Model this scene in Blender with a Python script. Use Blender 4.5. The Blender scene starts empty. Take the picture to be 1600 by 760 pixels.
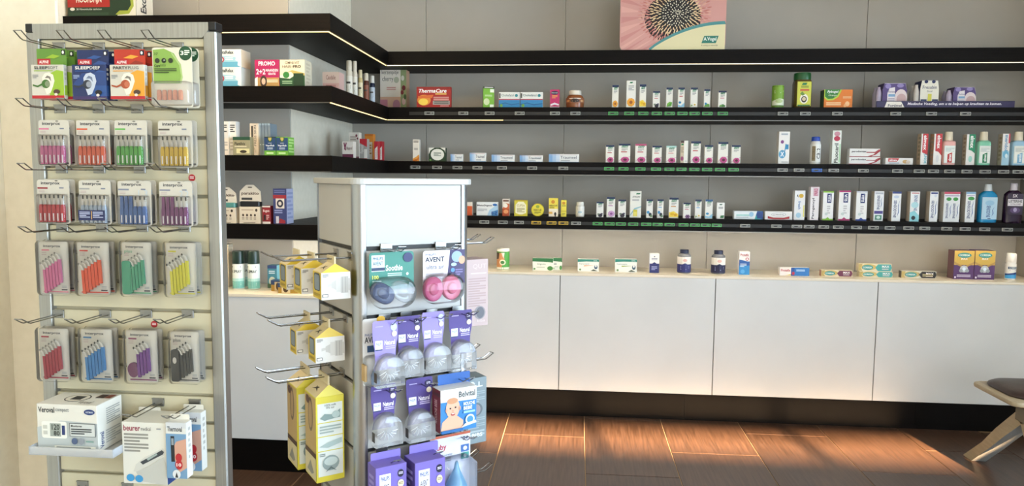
import bpy, math, random
from mathutils import Vector, Matrix

random.seed(11)
S = bpy.context.scene
COL = S.collection

# ------------------------------------------------------------------ camera
FPX, PITCH, YAW, ROLL, EYE = 1142.14, .0888, .0904, .0091, 1.4575
_cy, _sy, _cp, _sp = math.cos(YAW), math.sin(YAW), math.cos(PITCH), math.sin(PITCH)
FW = Vector((-_sy*_cp, _cy*_cp, -_sp))
_r0 = Vector((_cy, _sy, 0)); _u0 = _r0.cross(FW)
RI = math.cos(ROLL)*_r0 + math.sin(ROLL)*_u0
UP = -math.sin(ROLL)*_r0 + math.cos(ROLL)*_u0
cd = bpy.data.cameras.new('camera'); cam = bpy.data.objects.new('camera', cd); COL.objects.link(cam)
cd.sensor_width = 36; cd.lens = 36*FPX/1600; cd.clip_start = .05
cam.matrix_world = Matrix(((RI.x, UP.x, -FW.x, 0), (RI.y, UP.y, -FW.y, 0), (RI.z, UP.z, -FW.z, EYE), (0, 0, 0, 1)))
S.camera = cam

# ------------------------------------------------------------------ world, daylight, exposure
S.view_settings.view_transform = 'Standard'; S.view_settings.look = 'None'
S.view_settings.gamma = 1; S.view_settings.use_curve_mapping = False
S.view_settings.exposure = -0.16
W = bpy.data.worlds.new('sky'); S.world = W; W.use_nodes = True
bg = W.node_tree.nodes['Background']; bg.inputs[0].default_value = (.75, .87, 1, 1); bg.inputs[1].default_value = 1.0

def light(name, kind, loc, rot, energy, color, **kw):
    l = bpy.data.lights.new(name, kind); l.energy = energy; l.color = color
    for k, v in kw.items(): setattr(l, k, v)
    o = bpy.data.objects.new(name, l); COL.objects.link(o); o.location = loc; o.rotation_euler = rot
    return o
SUN_EL, SUN_AZ = math.radians(20), math.radians(10)
sun = light('sun', 'SUN', (2, -8, 6), (0, 0, 0), 135.0, (1, .64, .34), angle=math.radians(.9))
_sd = Vector((-math.sin(SUN_AZ)*math.cos(SUN_EL), math.cos(SUN_AZ)*math.cos(SUN_EL), -math.sin(SUN_EL)))
sun.rotation_euler = _sd.to_track_quat('-Z', 'Y').to_euler()
# daylight entering by the big shop window in the right-hand wall
light('window_daylight', 'AREA', (4.55, -.1, 1.45), (0, math.radians(90), 0), 640, (.62, .81, 1), shape='RECTANGLE', size=2.3, size_y=5.2)

# frontal fill light, added behind the camera; no window known there
light('added_front_fill', 'AREA', (2.3, -2.98, 1.25), (math.radians(90), 0, 0), 115, (.82, .92, 1), shape='RECTANGLE', size=3.6, size_y=2.1)

# ------------------------------------------------------------------ pixel measurements -> metres on a known plane
def ray(x, y): return FW + RI*((x-800)/FPX) + UP*((380-y)/FPX)
def onY(x, y, Y): d = ray(x, y); return d*(Y/d.y) + Vector((0, 0, EYE))
def onX(x, y, X): d = ray(x, y); return d*(X/d.x) + Vector((0, 0, EYE))
def onZ(x, y, Z): d = ray(x, y); return d*((Z-EYE)/d.z) + Vector((0, 0, EYE))

# ------------------------------------------------------------------ materials
def lin(h):
    o = []
    for i in (0, 2, 4):
        c = int(h[i:i+2], 16)/255
        o.append(c/12.92 if c <= .04045 else ((c+.055)/1.055)**2.4)
    return (*o, 1)
_m = {}
def mat(h, rough=.5, metal=0, spec=.5):
    key = (h, rough, metal, spec)
    if key in _m: return _m[key]
    m = bpy.data.materials.new('paint_'+h); m.use_nodes = True
    b = m.node_tree.nodes['Principled BSDF']
    b.inputs['Base Color'].default_value = lin(h); b.inputs['Roughness'].default_value = rough
    b.inputs['Metallic'].default_value = metal; b.inputs['Specular IOR Level'].default_value = spec
    _m[key] = m
    return m
def noisy(name, c1, c2, scale=(1, 1, 1), nscale=5, rough=.5, detail=4, bump=0, metal=0, spec=.5):
    m = bpy.data.materials.new(name); m.use_nodes = True; t = m.node_tree; n = t.nodes; L = t.links
    b = n['Principled BSDF']; b.inputs['Roughness'].default_value = rough; b.inputs['Metallic'].default_value = metal
    b.inputs['Specular IOR Level'].default_value = spec
    tc = n.new('ShaderNodeNewGeometry'); mp = n.new('ShaderNodeMapping'); mp.inputs['Scale'].default_value = scale
    nz = n.new('ShaderNodeTexNoise'); nz.inputs['Scale'].default_value = nscale; nz.inputs['Detail'].default_value = detail
    rp = n.new('ShaderNodeValToRGB'); rp.color_ramp.elements[0].color = lin(c1); rp.color_ramp.elements[1].color = lin(c2)
    rp.color_ramp.elements[0].position = .3; rp.color_ramp.elements[1].position = .7
    L.new(tc.outputs['Position'], mp.inputs[0]); L.new(mp.outputs[0], nz.inputs[0]); L.new(nz.outputs[0], rp.inputs[0]); L.new(rp.outputs[0], b.inputs['Base Color'])
    if bump:
        bp = n.new('ShaderNodeBump'); bp.inputs['Strength'].default_value = bump; bp.inputs['Distance'].default_value = .002
        L.new(nz.outputs[0], bp.inputs['Height']); L.new(bp.outputs[0], b.inputs['Normal'])
    return m
def clear(name, tint=(1, 1, 1), gloss=.08, edge=.5, base=.06, rough=.08):
    m = bpy.data.materials.new(name); m.use_nodes = True; t = m.node_tree; n = t.nodes; L = t.links
    n.remove(n['Principled BSDF'])
    tr = n.new('ShaderNodeBsdfTransparent'); tr.inputs[0].default_value = (*tint, 1)
    gl = n.new('ShaderNodeBsdfGlossy'); gl.inputs['Roughness'].default_value = rough
    df = n.new('ShaderNodeBsdfDiffuse'); df.inputs[0].default_value = (.9, .92, .95, 1)
    lw = n.new('ShaderNodeFresnel'); lw.inputs['IOR'].default_value = 1.45
    mx = n.new('ShaderNodeMixShader'); mx2 = n.new('ShaderNodeMixShader'); mx2.inputs[0].default_value = base
    L.new(lw.outputs[0], mx.inputs[0]); L.new(tr.outputs[0], mx.inputs[1]); L.new(gl.outputs[0], mx.inputs[2])
    L.new(mx.outputs[0], mx2.inputs[1]); L.new(df.outputs[0], mx2.inputs[2]); L.new(mx2.outputs[0], n['Material Output'].inputs[0])
    return m
def emis(name, c, s):
    m = bpy.data.materials.new(name); m.use_nodes = True; b = m.node_tree.nodes['Principled BSDF']
    b.inputs['Emission Color'].default_value = lin(c); b.inputs['Emission Strength'].default_value = s; b.inputs['Base Color'].default_value = lin(c)
    return m
WENGE = noisy('dark_wenge_wood', '060403', '0f0907', (1.2, 25, 40), 3, .5, 6, .25, spec=.12)
PLINTHM = noisy('black_plinth_board', '040302', '090504', (3, 8, 30), 3, .55, 4, spec=.12)
WALLP = noisy('pale_wall_panel', 'aea79b', 'b7b0a4', (1, 1, 1), 2, .55)
WALLW = noisy('white_plaster', 'e4d9c2', 'ebe0ca', (1, 1, 1), 30, .7, 4, .1)
CABM = noisy('white_cabinet_laminate', 'cfd0cf', 'd5d6d5', (1, 1, 1), 3, .3)
TOPM = noisy('cream_worktop', 'e4d9c4', 'eadfca', (1, 1, 1), 4, .35)
CEIL = mat('e8e4dc', .8)
LED2 = emis('led_light_bright', 'ffedcf', 60)
LEDW = emis('led_light_white', 'fff0cf', 1.5)
LED = emis('led_light', 'ffdf9a', 2.2)
ALU = noisy('brushed_aluminium', '9b9a95', 'aaa9a4', (60, 60, .5), 4, .38, 3, .05, metal=.75)
POST = mat('a3a5a7', .3, .95)
STEEL = mat('8d8c88', .3, .9)
SILVER = mat('c4c6c8', .3, .85)
CHROME = mat('8f8f8f', .16, 1)
BLACKP = mat('0c0c0d', .45)
SLATM = noisy('cream_slat_laminate', 'c9c0a2', 'cec5a8', (1, 1, 1), 3, .4)
TOWM = noisy('white_tower_panel', 'adaba6', 'b3b1ac', (1, 1, 1), 3, .35)
CLEAR = clear('clear_plastic', base=.018)
ACRYL = clear('clear_acrylic', base=.28)
CLEARB = clear('clear_thick_plastic', base=.10)
GLASS = clear('window_glass', base=.01)
def tilemat():
    m = noisy('brown_wood_look_tile', '38291f', '543f33', (45, 2.2, 1), 2.0, .34, 8, .12)
    t = m.node_tree; n = t.nodes; L = t.links
    oi = n.new('ShaderNodeObjectInfo'); hs = n.new('ShaderNodeHueSaturation'); mr = n.new('ShaderNodeMapRange')
    mr.inputs[3].default_value = .82; mr.inputs[4].default_value = 1.15
    b = n['Principled BSDF']; src = b.inputs['Base Color'].links[0].from_socket
    L.new(oi.outputs['Random'], mr.inputs[0]); L.new(mr.outputs[0], hs.inputs['Value']); L.new(src, hs.inputs['Color']); L.new(hs.outputs[0], b.inputs['Base Color'])
    return m
TILE = tilemat()
GROUT = mat('b79c7c', .8)

# ------------------------------------------------------------------ mesh builder
class MB:
    def __init__(s): s.v = []; s.f = []; s.mi = []; s.mats = []
    def add(s, vs, fs, m):
        if isinstance(m, str): m = mat(m)
        if m not in s.mats: s.mats.append(m)
        k = s.mats.index(m); b = len(s.v)
        s.v += [tuple(v) for v in vs]
        for f in fs: s.f.append([i+b for i in f]); s.mi.append(k)
    def box(s, x0, y0, z0, x1, y1, z1, m, bev=0):
        if not bev:
            s.add([(x0, y0, z0), (x1, y0, z0), (x1, y1, z0), (x0, y1, z0), (x0, y0, z1), (x1, y0, z1), (x1, y1, z1), (x0, y1, z1)],
                  [(0, 3, 2, 1), (4, 5, 6, 7), (0, 1, 5, 4), (1, 2, 6, 5), (2, 3, 7, 6), (3, 0, 4, 7)], m); return s
        lo = (x0, y0, z0); hi = (x1, y1, z1); vs = []; idx = {}
        for a in (0, 1):
            for b in (0, 1):
                for c in (0, 1):
                    for ax in range(3):
                        p = []
                        for k, sd in enumerate((a, b, c)):
                            e = hi[k] if sd else lo[k]
                            if k != ax: e += -bev if sd else bev
                            p.append(e)
                        idx[(a, b, c, ax)] = len(vs); vs.append(p)
        fs = []
        for ax in range(3):
            for sd in (0, 1):
                o = [k for k in range(3) if k != ax]; q = []
                for (p, r) in ((0, 0), (1, 0), (1, 1), (0, 1)):
                    t = [0, 0, 0]; t[ax] = sd; t[o[0]] = p; t[o[1]] = r; q.append(idx[(*t, ax)])
                flip = (sd == 0) != (ax == 1)
                fs.append(q[::-1] if flip else q)
        for ax in range(3):
            o = [k for k in range(3) if k != ax]
            for p in (0, 1):
                for r in (0, 1):
                    t0 = [0, 0, 0]; t0[o[0]] = p; t0[o[1]] = r; t1 = list(t0); t1[ax] = 1
                    fs.append([idx[(*t0, o[0])], idx[(*t1, o[0])], idx[(*t1, o[1])], idx[(*t0, o[1])]])
        for a in (0, 1):
            for b in (0, 1):
                for c in (0, 1): fs.append([idx[(a, b, c, k)] for k in range(3)])
        s.add(vs, fs, m); return s
    def prism(s, poly, y0, y1, m, m2=None):          # outline in xz, thickness along y
        n = len(poly)
        s.add([(x, y0, z) for x, z in poly], [list(range(n))], m)
        s.add([(x, y1, z) for x, z in poly], [list(range(n))[::-1]], m2 or m)
        s.add([(x, y0, z) for x, z in poly]+[(x, y1, z) for x, z in poly], [(i, (i+1) % n, (i+1) % n+n, i+n) for i in range(n)], m2 or m); return s
    def puff(s, poly, layers, m, cap=True, cx=0, cz=0, back=False):   # outline in xz, layers (scale, y)
        n = len(poly); vs = []
        for sc, y in layers: vs += [(cx+(x-cx)*sc, y, cz+(z-cz)*sc) for x, z in poly]
        fs = [(i+k*n, (i+1) % n+k*n, (i+1) % n+(k+1)*n, i+(k+1)*n) for k in range(len(layers)-1) for i in range(n)]
        if cap: fs.append([i+(len(layers)-1)*n for i in range(n)])
        if back: fs.append(list(range(n))[::-1])
        s.add(vs, fs, m); return s
    def loft(s, secs, m, n=20, cx=0, cy=0, caps=True):                 # (z, rx, ry, power)
        vs = []
        for sec in secs:
            z, rx = sec[0], sec[1]; ry = sec[2] if len(sec) > 2 else rx; p = sec[3] if len(sec) > 3 else 2
            for i in range(n):
                a = 2*math.pi*(i+.5)/n; c, q = math.cos(a), math.sin(a)
                vs.append((cx+rx*math.copysign(abs(c)**(2/p), c), cy+ry*math.copysign(abs(q)**(2/p), q), z))
        k = len(secs)
        fs = [(j*n+i, j*n+(i+1) % n, (j+1)*n+(i+1) % n, (j+1)*n+i) for j in range(k-1) for i in range(n)]
        if caps: fs += [list(range(n))[::-1], [(k-1)*n+i for i in range(n)]]
        s.add(vs, fs, m); return s
    def tube(s, path, r, m, n=6):
        P = [Vector(p) for p in path]; vs = []; k = len(P); pn = None
        for i, p in enumerate(P):
            t = (P[min(i+1, k-1)]-P[max(i-1, 0)]).normalized()
            if pn is None: pn = t.orthogonal().normalized()
            pn = (pn - t*pn.dot(t)).normalized(); bn = t.cross(pn)
            for j in range(n):
                a = 2*math.pi*j/n; vs.append(p+(pn*math.cos(a)+bn*math.sin(a))*r)
        fs = [(i*n+j, i*n+(j+1) % n, (i+1)*n+(j+1) % n, (i+1)*n+j) for i in range(k-1) for j in range(n)]
        fs += [list(range(n))[::-1], [(k-1)*n+j for j in range(n)]]
        s.add(vs, fs, m); return s
    def build(s, name, parent=None, loc=(0, 0, 0), rot=(0, 0, 0), smooth=False, **props):
        me = bpy.data.meshes.new(name); me.from_pydata(s.v, [], s.f)
        for m in s.mats: me.materials.append(m)
        me.polygons.foreach_set('material_index', s.mi)
        if smooth:
            me.polygons.foreach_set('use_smooth', [True]*len(me.polygons)); me.set_sharp_from_angle(angle=math.radians(38))
        me.update()
        o = bpy.data.objects.new(name, me); COL.objects.link(o); o.location = loc; o.rotation_euler = rot
        if parent: o.parent = parent
        for k, v in props.items(): o[k] = v
        return o
def part(name, me_obj, parent, loc=(0, 0, 0), rot=(0, 0, 0)):
    o = bpy.data.objects.new(name, me_obj.data); COL.objects.link(o); o.parent = parent; o.location = loc; o.rotation_euler = rot; return o
def thing(name, label, cat, loc=(0, 0, 0), rotz=0, group=None):
    o = bpy.data.objects.new(name, None); COL.objects.link(o); o.empty_display_size = .05
    o.location = loc; o.rotation_euler = (0, 0, rotz); tag(o, label, cat, group); return o
def tag(o, label, cat, group=None):
    o['label'] = label; o['category'] = cat
    if group: o['group'] = group
    return o
def kids(o): return [c for c in bpy.data.objects if c.parent == o]
def dup(root, loc, label):
    r = root.copy(); COL.objects.link(r); r.location = loc; r['label'] = label
    for c in kids(root):
        d = c.copy(); COL.objects.link(d); d.parent = r
        for g in kids(c):
            e = g.copy(); COL.objects.link(e); e.parent = d
    return r
def rrect(x0, z0, x1, z1, r, n=4):
    out = []
    for cx, cz, a0 in ((x1-r, z0+r, -90), (x1-r, z1-r, 0), (x0+r, z1-r, 90), (x0+r, z0+r, 180)):
        for i in range(n+1):
            a = math.radians(a0+90*i/n); out.append((cx+r*math.cos(a), cz+r*math.sin(a)))
    return out
def ell(cx, cz, rx, rz, n=20): return [(cx+rx*math.cos(2*math.pi*i/n), cz+rz*math.sin(2*math.pi*i/n)) for i in range(n)]

# ------------------------------------------------------------------ printing (flat print laid on a surface)
_t = {}
def textmesh(s, bold):
    if (s, bold) in _t: return _t[(s, bold)]
    c = bpy.data.curves.new('type', 'FONT'); c.body = s; c.size = 1; c.resolution_u = 2; c.offset = .022 if bold else .004; c.fill_mode = 'BOTH'
    o = bpy.data.objects.new('type', c); me = o.to_mesh()
    vs = [(v.co.x, v.co.y) for v in me.vertices]; fs = [list(p.vertices) for p in me.polygons]
    o.to_mesh_clear(); bpy.data.objects.remove(o); bpy.data.curves.remove(c)
    x0 = min(v[0] for v in vs); x1 = max(v[0] for v in vs); y0 = min(v[1] for v in vs); y1 = max(v[1] for v in vs)
    r = ([((x-x0)/(x1-x0), (y-y0)/(y1-y0)) for x, y in vs], fs, (y1-y0)/(x1-x0)); _t[(s, bold)] = r; return r
def flat(x0, z0, w, h, y): return lambda u, v, k: (x0+u*w, y-.00025*(k+1), z0+v*h)
def sideR(x, y0, z0, d, h): return lambda u, v, k: (x+.00025*(k+1), y0+u*d, z0+v*h)
def sideL(x, y0, z0, d, h): return lambda u, v, k: (x-.00025*(k+1), y0+(1-u)*d, z0+v*h)
def topf(x0, y0, z, w, d): return lambda u, v, k: (x0+u*w, y0+v*d, z+.00025*(k+1))
def cylf(r, z0, h, ry=None): return lambda u, v, k: ((r+.0003*(k+1))*math.sin((u-.5)*math.pi), -((ry or r)+.0003*(k+1))*math.cos((u-.5)*math.pi), z0+v*h)
def clipu(pts, lim, sg):
    out = []
    for i, a in enumerate(pts):
        b = pts[(i+1) % len(pts)]; ia = sg*(a[0]-lim) >= 0; ib = sg*(b[0]-lim) >= 0
        if ia: out.append(a)
        if ia != ib: f = (lim-a[0])/(b[0]-a[0]); out.append((lim, a[1]+f*(b[1]-a[1])))
    return out
def pr(mb, sf, prints, curved=False):
    for k, p in enumerate(prints):
        t = p[0]
        if t == 'r':
            _, u0, v0, u1, v1, c = p; n = 8 if curved else 1
            vs = []
            for i in range(n+1): u = u0+(u1-u0)*i/n; vs += [sf(u, v0, k), sf(u, v1, k)]
            mb.add(vs, [(2*i, 2*i+2, 2*i+3, 2*i+1) for i in range(n)], c)
        elif curved and t in 'ep':
            pts, c = (ell(p[1], p[2], p[3], p[4], 18), p[5]) if t == 'e' else (p[1], p[2])
            for i in range(16):
                q = clipu(clipu(pts, i/16, 1), (i+1)/16, -1)
                if len(q) > 2: mb.add([sf(u, v, k) for u, v in q], [list(range(len(q)))], c)
        elif t == 'e':
            _, cu, cv, ru, rv, c = p
            mb.add([sf(u, v, k) for u, v in ell(cu, cv, ru, rv, 18)], [list(range(18))], c)
        elif t == 'p':
            mb.add([sf(u, v, k) for u, v in p[1]], [list(range(len(p[1])))], p[2])
        elif t == 'l':                                     # block of small text lines: u0,v0,u1,v1,n,colour
            _, u0, v0, u1, v1, n, c = p; st = (v1-v0)/n
            for i in range(n):
                w = (u1-u0)*(1 if i % 3 != 2 else .65); a = v1-st*i
                mb.add([sf(u0, a-st*.55, k), sf(u0+w, a-st*.55, k), sf(u0+w, a, k), sf(u0, a, k)], [(0, 1, 2, 3)], c)
        elif t == 't':                                     # text,u0,v0,u1,v1,colour,bold,rot
            s, u0, v0, u1, v1, c = p[1:7]; bold = p[7] if len(p) > 7 else 1; rot = p[8] if len(p) > 8 else 0
            vs, fs, asp = textmesh(s, bold); out = []; sh_ = min(.2, .22*asp)
            for a, b in vs:
                if rot == 1: a, b = 1-b, a
                elif rot == -1: a, b = b, 1-a
                elif rot == 2: a = a*(1-sh_)+b*sh_        # slanted
                out.append(sf(u0+(u1-u0)*a, v0+(v1-v0)*b, k))
            mb.add(out, fs, c)

# ------------------------------------------------------------------ the setting
YL, YR, XS, XW = 3.3715, 4.40, -1.16, -1.50          # shelf fronts (left bay, back bay), return edge, return wall
BL, BR = 3.7208, 4.767                                # back panels
ZT = {1: 2.21, 2: 1.8788, 3: 1.5544, 4: 1.2258}; ZB = {1: 2.1307, 2: 1.8052, 3: 1.4806, 4: 1.1541}
ZC, ZP = .8864, .1639
XL, XE, ZCEIL = -2.477, 2.70, 2.85
def struct(name, mb, **k):
    o = mb.build(name, **k); o['kind'] = 'structure'; return o
fl = MB().box(-3.2, -3.2, -.12, 4.4, 5.0, -.004, GROUT)
floor = struct('floor', fl)
TW, TL = .461, .845
tm = None
first = {-2: 3.41, -1: 3.747, 0: 4.04, 1: 3.527, 2: 3.866, 3: 4.209, 4: 3.716, 5: 4.05, 6: 3.55, -3: 3.9, -4: 3.6}
for i, y0 in sorted(first.items()):
    x0 = -.405+TW*(i); x0 -= 0
    for j in range(-5, 3):
        a = y0+j*TL; b = a+TL
        xa, xb, ya, yb = x0+.0022-TW*1+TW, x0+TW-.0022, max(a+.0022, .4), min(b-.0022, 4.44)
        if yb-ya < .05: continue
        MB().box(xa, ya, -.012, xb, yb, 0, TILE, .0012).build('floor_tile', floor)
struct('ceiling', MB().box(-3.2, -3.2, ZCEIL, 4.4, 5.0, ZCEIL+.1, CEIL))
wb = struct('wall_back', MB().box(XW-.1, BR+.012, 0, 4.4, BR+.15, ZCEIL, mat('f2ede2', .8)))
xs = [XW, -1.003, -.103, .822, 1.745, XE, 3.5, 4.4]
for a, b in zip(xs, xs[1:]): MB().box(a+.0015, BR, .1, b-.0015, BR+.012, ZCEIL, WALLP, .001).build('wall_panel', wb)
wl = struct('wall_alcove', MB().box(XL-.1, BL+.012, 0, XW-.1, BL+.1, ZCEIL, mat('f2ede2', .8)))
for a, b in ((XL, -1.98), (-1.98, XW)): MB().box(a+.0015, BL, .1, b-.0015, BL+.012, ZCEIL, WALLP, .001).build('wall_panel', wl)
struct('wall_return', MB().box(XW-.1, BL+.0122, 0, XW, BR+.012, ZCEIL, WALLW))
struct('wall_stub', MB().box(-1.80, 2.15, 0, -1.602, 2.162, ZCEIL, WALLW, .001))
struct('wall_alcove_side', MB().box(XL-.1, 2.0, 0, XL, BL+.012, ZCEIL, WALLW))
struct('wall_left', MB().box(-1.95, -3.2, 0, -1.80, 2.162, ZCEIL, noisy('cream_plaster', 'd9cfb8', 'e0d7c1', (1, 1, 1), 30, .7, 4, .1)))
struct('wall_end', MB().box(XE, YR-.02, 0, XE+.05, BR, ZCEIL, WALLP))
# right wall with the shop window, unseen rear wall with an added slit shaping the sunlit floor strip
wr = MB()
for b in ((4.4, -3.2, 0, 4.5, 5, .3), (4.4, -3.2, 2.6, 4.5, 5, ZCEIL), (4.4, -3.2, .3, 4.5, -2.7, 2.6), (4.4, 2.7, .3, 4.5, 5, 2.6)): wr.box(*b, WALLW)
struct('wall_right', wr)
win = struct('window_1', MB().box(4.44, -2.7, .3, 4.446, 2.7, 2.6, GLASS))
wf = MB()
for y in (-2.7, -.9, .9, 2.66): wf.box(4.41, y, .3, 4.47, y+.04, 2.6, SILVER)
wf.build('window_frame', win)
YS = -3.06; _k = math.tan(SUN_EL)/math.cos(SUN_AZ); sz0, sz1 = (3.84-YS)*_k, (4.22-YS)*_k
rw = MB().box(-3.2, -3.08, 0, 4.4, -3.05, sz0, WALLW).box(-3.2, -3.08, sz1, 4.4, -3.05, ZCEIL, WALLW).box(-3.2, -3.08, sz0, .70, -3.05, sz1, WALLW).box(3.28, -3.08, sz0, 4.4, -3.05, sz1, WALLW)
struct('wall_rear', rw)
struct('added_fill_pane', MB().box(.5, -3.045, .2, 4.1, -3.035, 2.3, mat('dfe4e6', .9)))  # unseen pane, added to go with the frontal fill light
w2 = struct('added_sun_slit', MB().box(.70, -3.068, sz0, 3.28, -3.065, sz1, GLASS))  # pane of the added slit, out of view
m2 = MB()
for x in (1.34, 2.50): m2.box(x, -3.075, sz0, x+.06, -3.055, sz1, SILVER)  # unseen bars, added to leave soft gaps in the sun strip
m2.build('window_frame', w2)

# ------------------------------------------------------------------ ceiling lamps (above the frame)
def panel_lamp(x, y, e, where, c=(1, .86, .62)):
    t = thing('ceiling_lamp', 'square warm recessed ceiling lamp '+where, 'lamp', (x, y, ZCEIL))
    f = MB()
    for a, b, c2, d in ((-.3, -.3, .3, -.26), (-.3, .26, .3, .3), (-.3, -.26, -.26, .26), (.26, -.26, .3, .26)): f.box(a, b, -.02, c2, d, 0, SILVER)
    f.build('lamp_frame', t); MB().box(-.26, -.26, -.012, .26, .26, -.004, emis('lamp_diffuser', 'ffe2b0', 3)).build('diffuser', t)
    l = light('lamp_light', 'AREA', (0, 0, -.03), (0, 0, 0), e, c, shape='SQUARE', size=.5); l.parent = t
panel_lamp(-1.15, .9, 4, 'over the slatted display stand')
panel_lamp(-1.35, 2.75, 26, 'before the left shelf bay', (1, .78, .48))
panel_lamp(-.3, -.6, 12, 'near the shop entrance')
panel_lamp(2.2, 2.2, 5, 'near the shop window')

# ------------------------------------------------------------------ cabinets, worktop, plinth
def cabinet(x0, x1, y, label, depth):
    t = thing('base_cabinet', label, 'cabinet', ((x0+x1)/2, y, 0)); w = (x1-x0)/2
    MB().box(-w+.001, .02, ZP-.006, w-.001, depth, ZC-.016, mat('8f8c86', .6)).build('carcass', t)
    MB().box(-w+.0022, 0, ZP, w-.0022, .019, ZC-.0145, CABM, .0015).build('door_panel', t)
    return t
cx = [XS+.02, -.104, .819, 1.748, XE-.002]
lb = ['white cabinet behind the rotating display tower', 'white cabinet under the white and teal drop cartons', 'white cabinet under the upright white and blue denture carton', 'white cabinet behind the stool at the right end']
for a, b, l in zip(cx, cx[1:], lb): cabinet(a, b, YR, l, .35)
cabinet(XL+.001, XS-.0195, YL, 'white cabinet in the left bay beside the slatted stand', .33)
rc = thing('base_cabinet', 'white cabinet side along the return wall behind the tower', 'cabinet', (XS, (YL+YR)/2, 0))
MB().box(-.33, -.16, ZP, -.02, .51, ZC-.016, mat('8f8c86', .6)).build('carcass', rc)
MB().box(-.019, -.51, ZP, 0, .50, ZC-.0145, CABM, .0015).build('door_panel', rc)
wt = MB().box(XL+.001, YL-.004, ZC-.014, XS+.004, BL-.001, ZC, TOPM, .001).box(XW+.001, BL-.001, ZC-.014, XS+.004, YR-.004, ZC, TOPM, .001).box(XW+.001, YR-.004, ZC-.014, XE-.001, BR-.001, ZC, TOPM, .001)
tag(wt.build('worktop'), 'cream worktop running along the top of the white cabinets', 'worktop')
pl = thing('plinth', 'black plinth along the foot of the white cabinets', 'plinth')
MB().box(XL+.001, YL+.012, 0, XS-.012, YL+.03, ZP-.007, PLINTHM).build('plinth_board', pl)
MB().box(XS-.03, YL+.031, 0, XS-.012, YR+.011, ZP-.007, PLINTHM).build('plinth_board', pl)
for a, b in ((XS-.03, .66), (.6612, 2.0), (2.0012, XE-.001)): MB().box(a, YR+.012, 0, b, YR+.03, ZP-.007, PLINTHM).build('plinth_board', pl)

# ------------------------------------------------------------------ wall shelves
names = {1: 'topmost', 2: 'second', 3: 'third', 4: 'lowest'}
RAIL = mat('141312', .5); PROFILE = mat('8d8a84', .35, .8)
for k in (1, 2, 3, 4):
    t = thing('wall_shelf', f'{names[k]} dark wooden wall shelf wrapping round the corner', 'shelf', (0, 0, ZB[k]))
    h = ZT[k]-ZB[k]
    def board(poly):
        n = len(poly); b = MB()
        b.add([(x, y, 0) for x, y in poly]+[(x, y, h) for x, y in poly], [list(range(n))[::-1], [i+n for i in range(n)]]+[(i, (i+1) % n, (i+1) % n+n, i+n) for i in range(n)], WENGE)
        b.build('shelf_board', t)
    g = .0006
    board([(XL+.001, YL), (XS-g, YL), (XW+.001, YL+.34-g), (XW+.001, BL-.001), (XL+.001, BL-.001)])
    board([(XS, YL+g), (XS, YR), (XW+.001, YR+.34), (XW+.001, YL+.34)])
    board([(XS+g, YR), (XE-.001, YR), (XE-.001, BR-.001), (XW+.001, BR-.001), (XW+.001, YR+.34+g)])
    def strip(x0, y0, x1, y1, m, nm): MB().box(x0, y0, -.0035, x1, y1, -.0002, m).build(nm, t)
    if k == 1:
        strip(XL+.002, YL+.012, XS-.012, YL+.017, LED, 'led_strip'); strip(XS-.017, YL+.02, XS-.012, YR+.01, LED, 'led_strip'); strip(XS-.008, YR+.012, XE-.05, YR+.0155, LEDW, 'led_strip')
    elif k == 2:
        strip(XS-.017, YL+.02, XS-.012, YR+.01, LED, 'led_strip'); strip(XS-.008, YR+.012, -.46, YR+.018, LED, 'led_strip')
        strip(-.455, YR+.012, XE-.05, YR+.022, PROFILE, 'edge_profile'); strip(XL+.002, YL+.012, XS-.012, YL+.022, PROFILE, 'edge_profile')
    else:
        if k == 4: strip(XL+.002, YL+.03, XS-.012, YL+.036, LED2, 'led_strip'); strip(XS-.018, YL+.04, XS-.012, YR+.025, LED2, 'led_strip'); strip(XS-.008, YR+.03, XE-.05, YR+.036, LED2, 'led_strip')
        strip(XS-.008, YR+.002, XE-.05, YR+.012, PROFILE, 'edge_profile'); strip(XL+.002, YL+.002, XS-.012, YL+.012, PROFILE, 'edge_profile')
    if k > 1: MB().box(-1.03, YR-.0035, h*.36, XE-.02, YR-.0002, h*.62, RAIL).build('price_rail', t)

# ------------------------------------------------------------------ slatted display stand
SY = 1.90; SX0, SX1, SZ = -1.505, -.966, 1.862
st = thing('slatwall_stand', 'tall aluminium framed display stand with cream slats', 'display stand', ((SX0+SX1)/2, SY, 0))
hw = (SX1-SX0)/2; PW = .037
MB().box(-hw, 0, .02, -hw+PW, .036, SZ-.022, ALU, .002).build('post', st)
MB().box(hw-PW, 0, .02, hw, .036, SZ-.022, ALU, .004).build('post', st)
MB().prism([(-hw+.0205, SZ), (-hw+.0205, SZ-.0205), (-hw+PW+.0005, SZ-.040), (hw-PW-.0005, SZ-.040), (hw-.0205, SZ-.0205), (hw-.0205, SZ)][::-1], -.0006, .036, ALU).build('top_rail', st)
for s in (-1, 1): MB().box(s*hw-(0 if s < 0 else .02), -.001, SZ-.0215, s*hw+(.02 if s < 0 else 0), .038, SZ+.001, BLACKP, .0015).build('corner_cap', st)
MB().box(-hw+.02, .022, .12, hw-.02, .030, SZ-.03, mat('b9b096', .6)).build('back_panel', st)
gz = [SZ-.040]+[1.795-.0792*i for i in range(22)]
for a, b in zip(gz, gz[1:]):
    if b < .12: break
    MB().box(-hw+PW, .008, b+.0045, hw-PW, .021, a-.0045 if a != gz[0] else a-.001, SLATM, .0015).build('slat', st)
for s in (-1, 1): MB().box(s*hw-.03, -.28, 0, s*hw+.03, .30, .03, ALU, .004).build('foot', st)
MB().box(-hw+.03, 0, .06, hw-.03, .03, .12, ALU, .002).build('bottom_rail', st)

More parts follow.
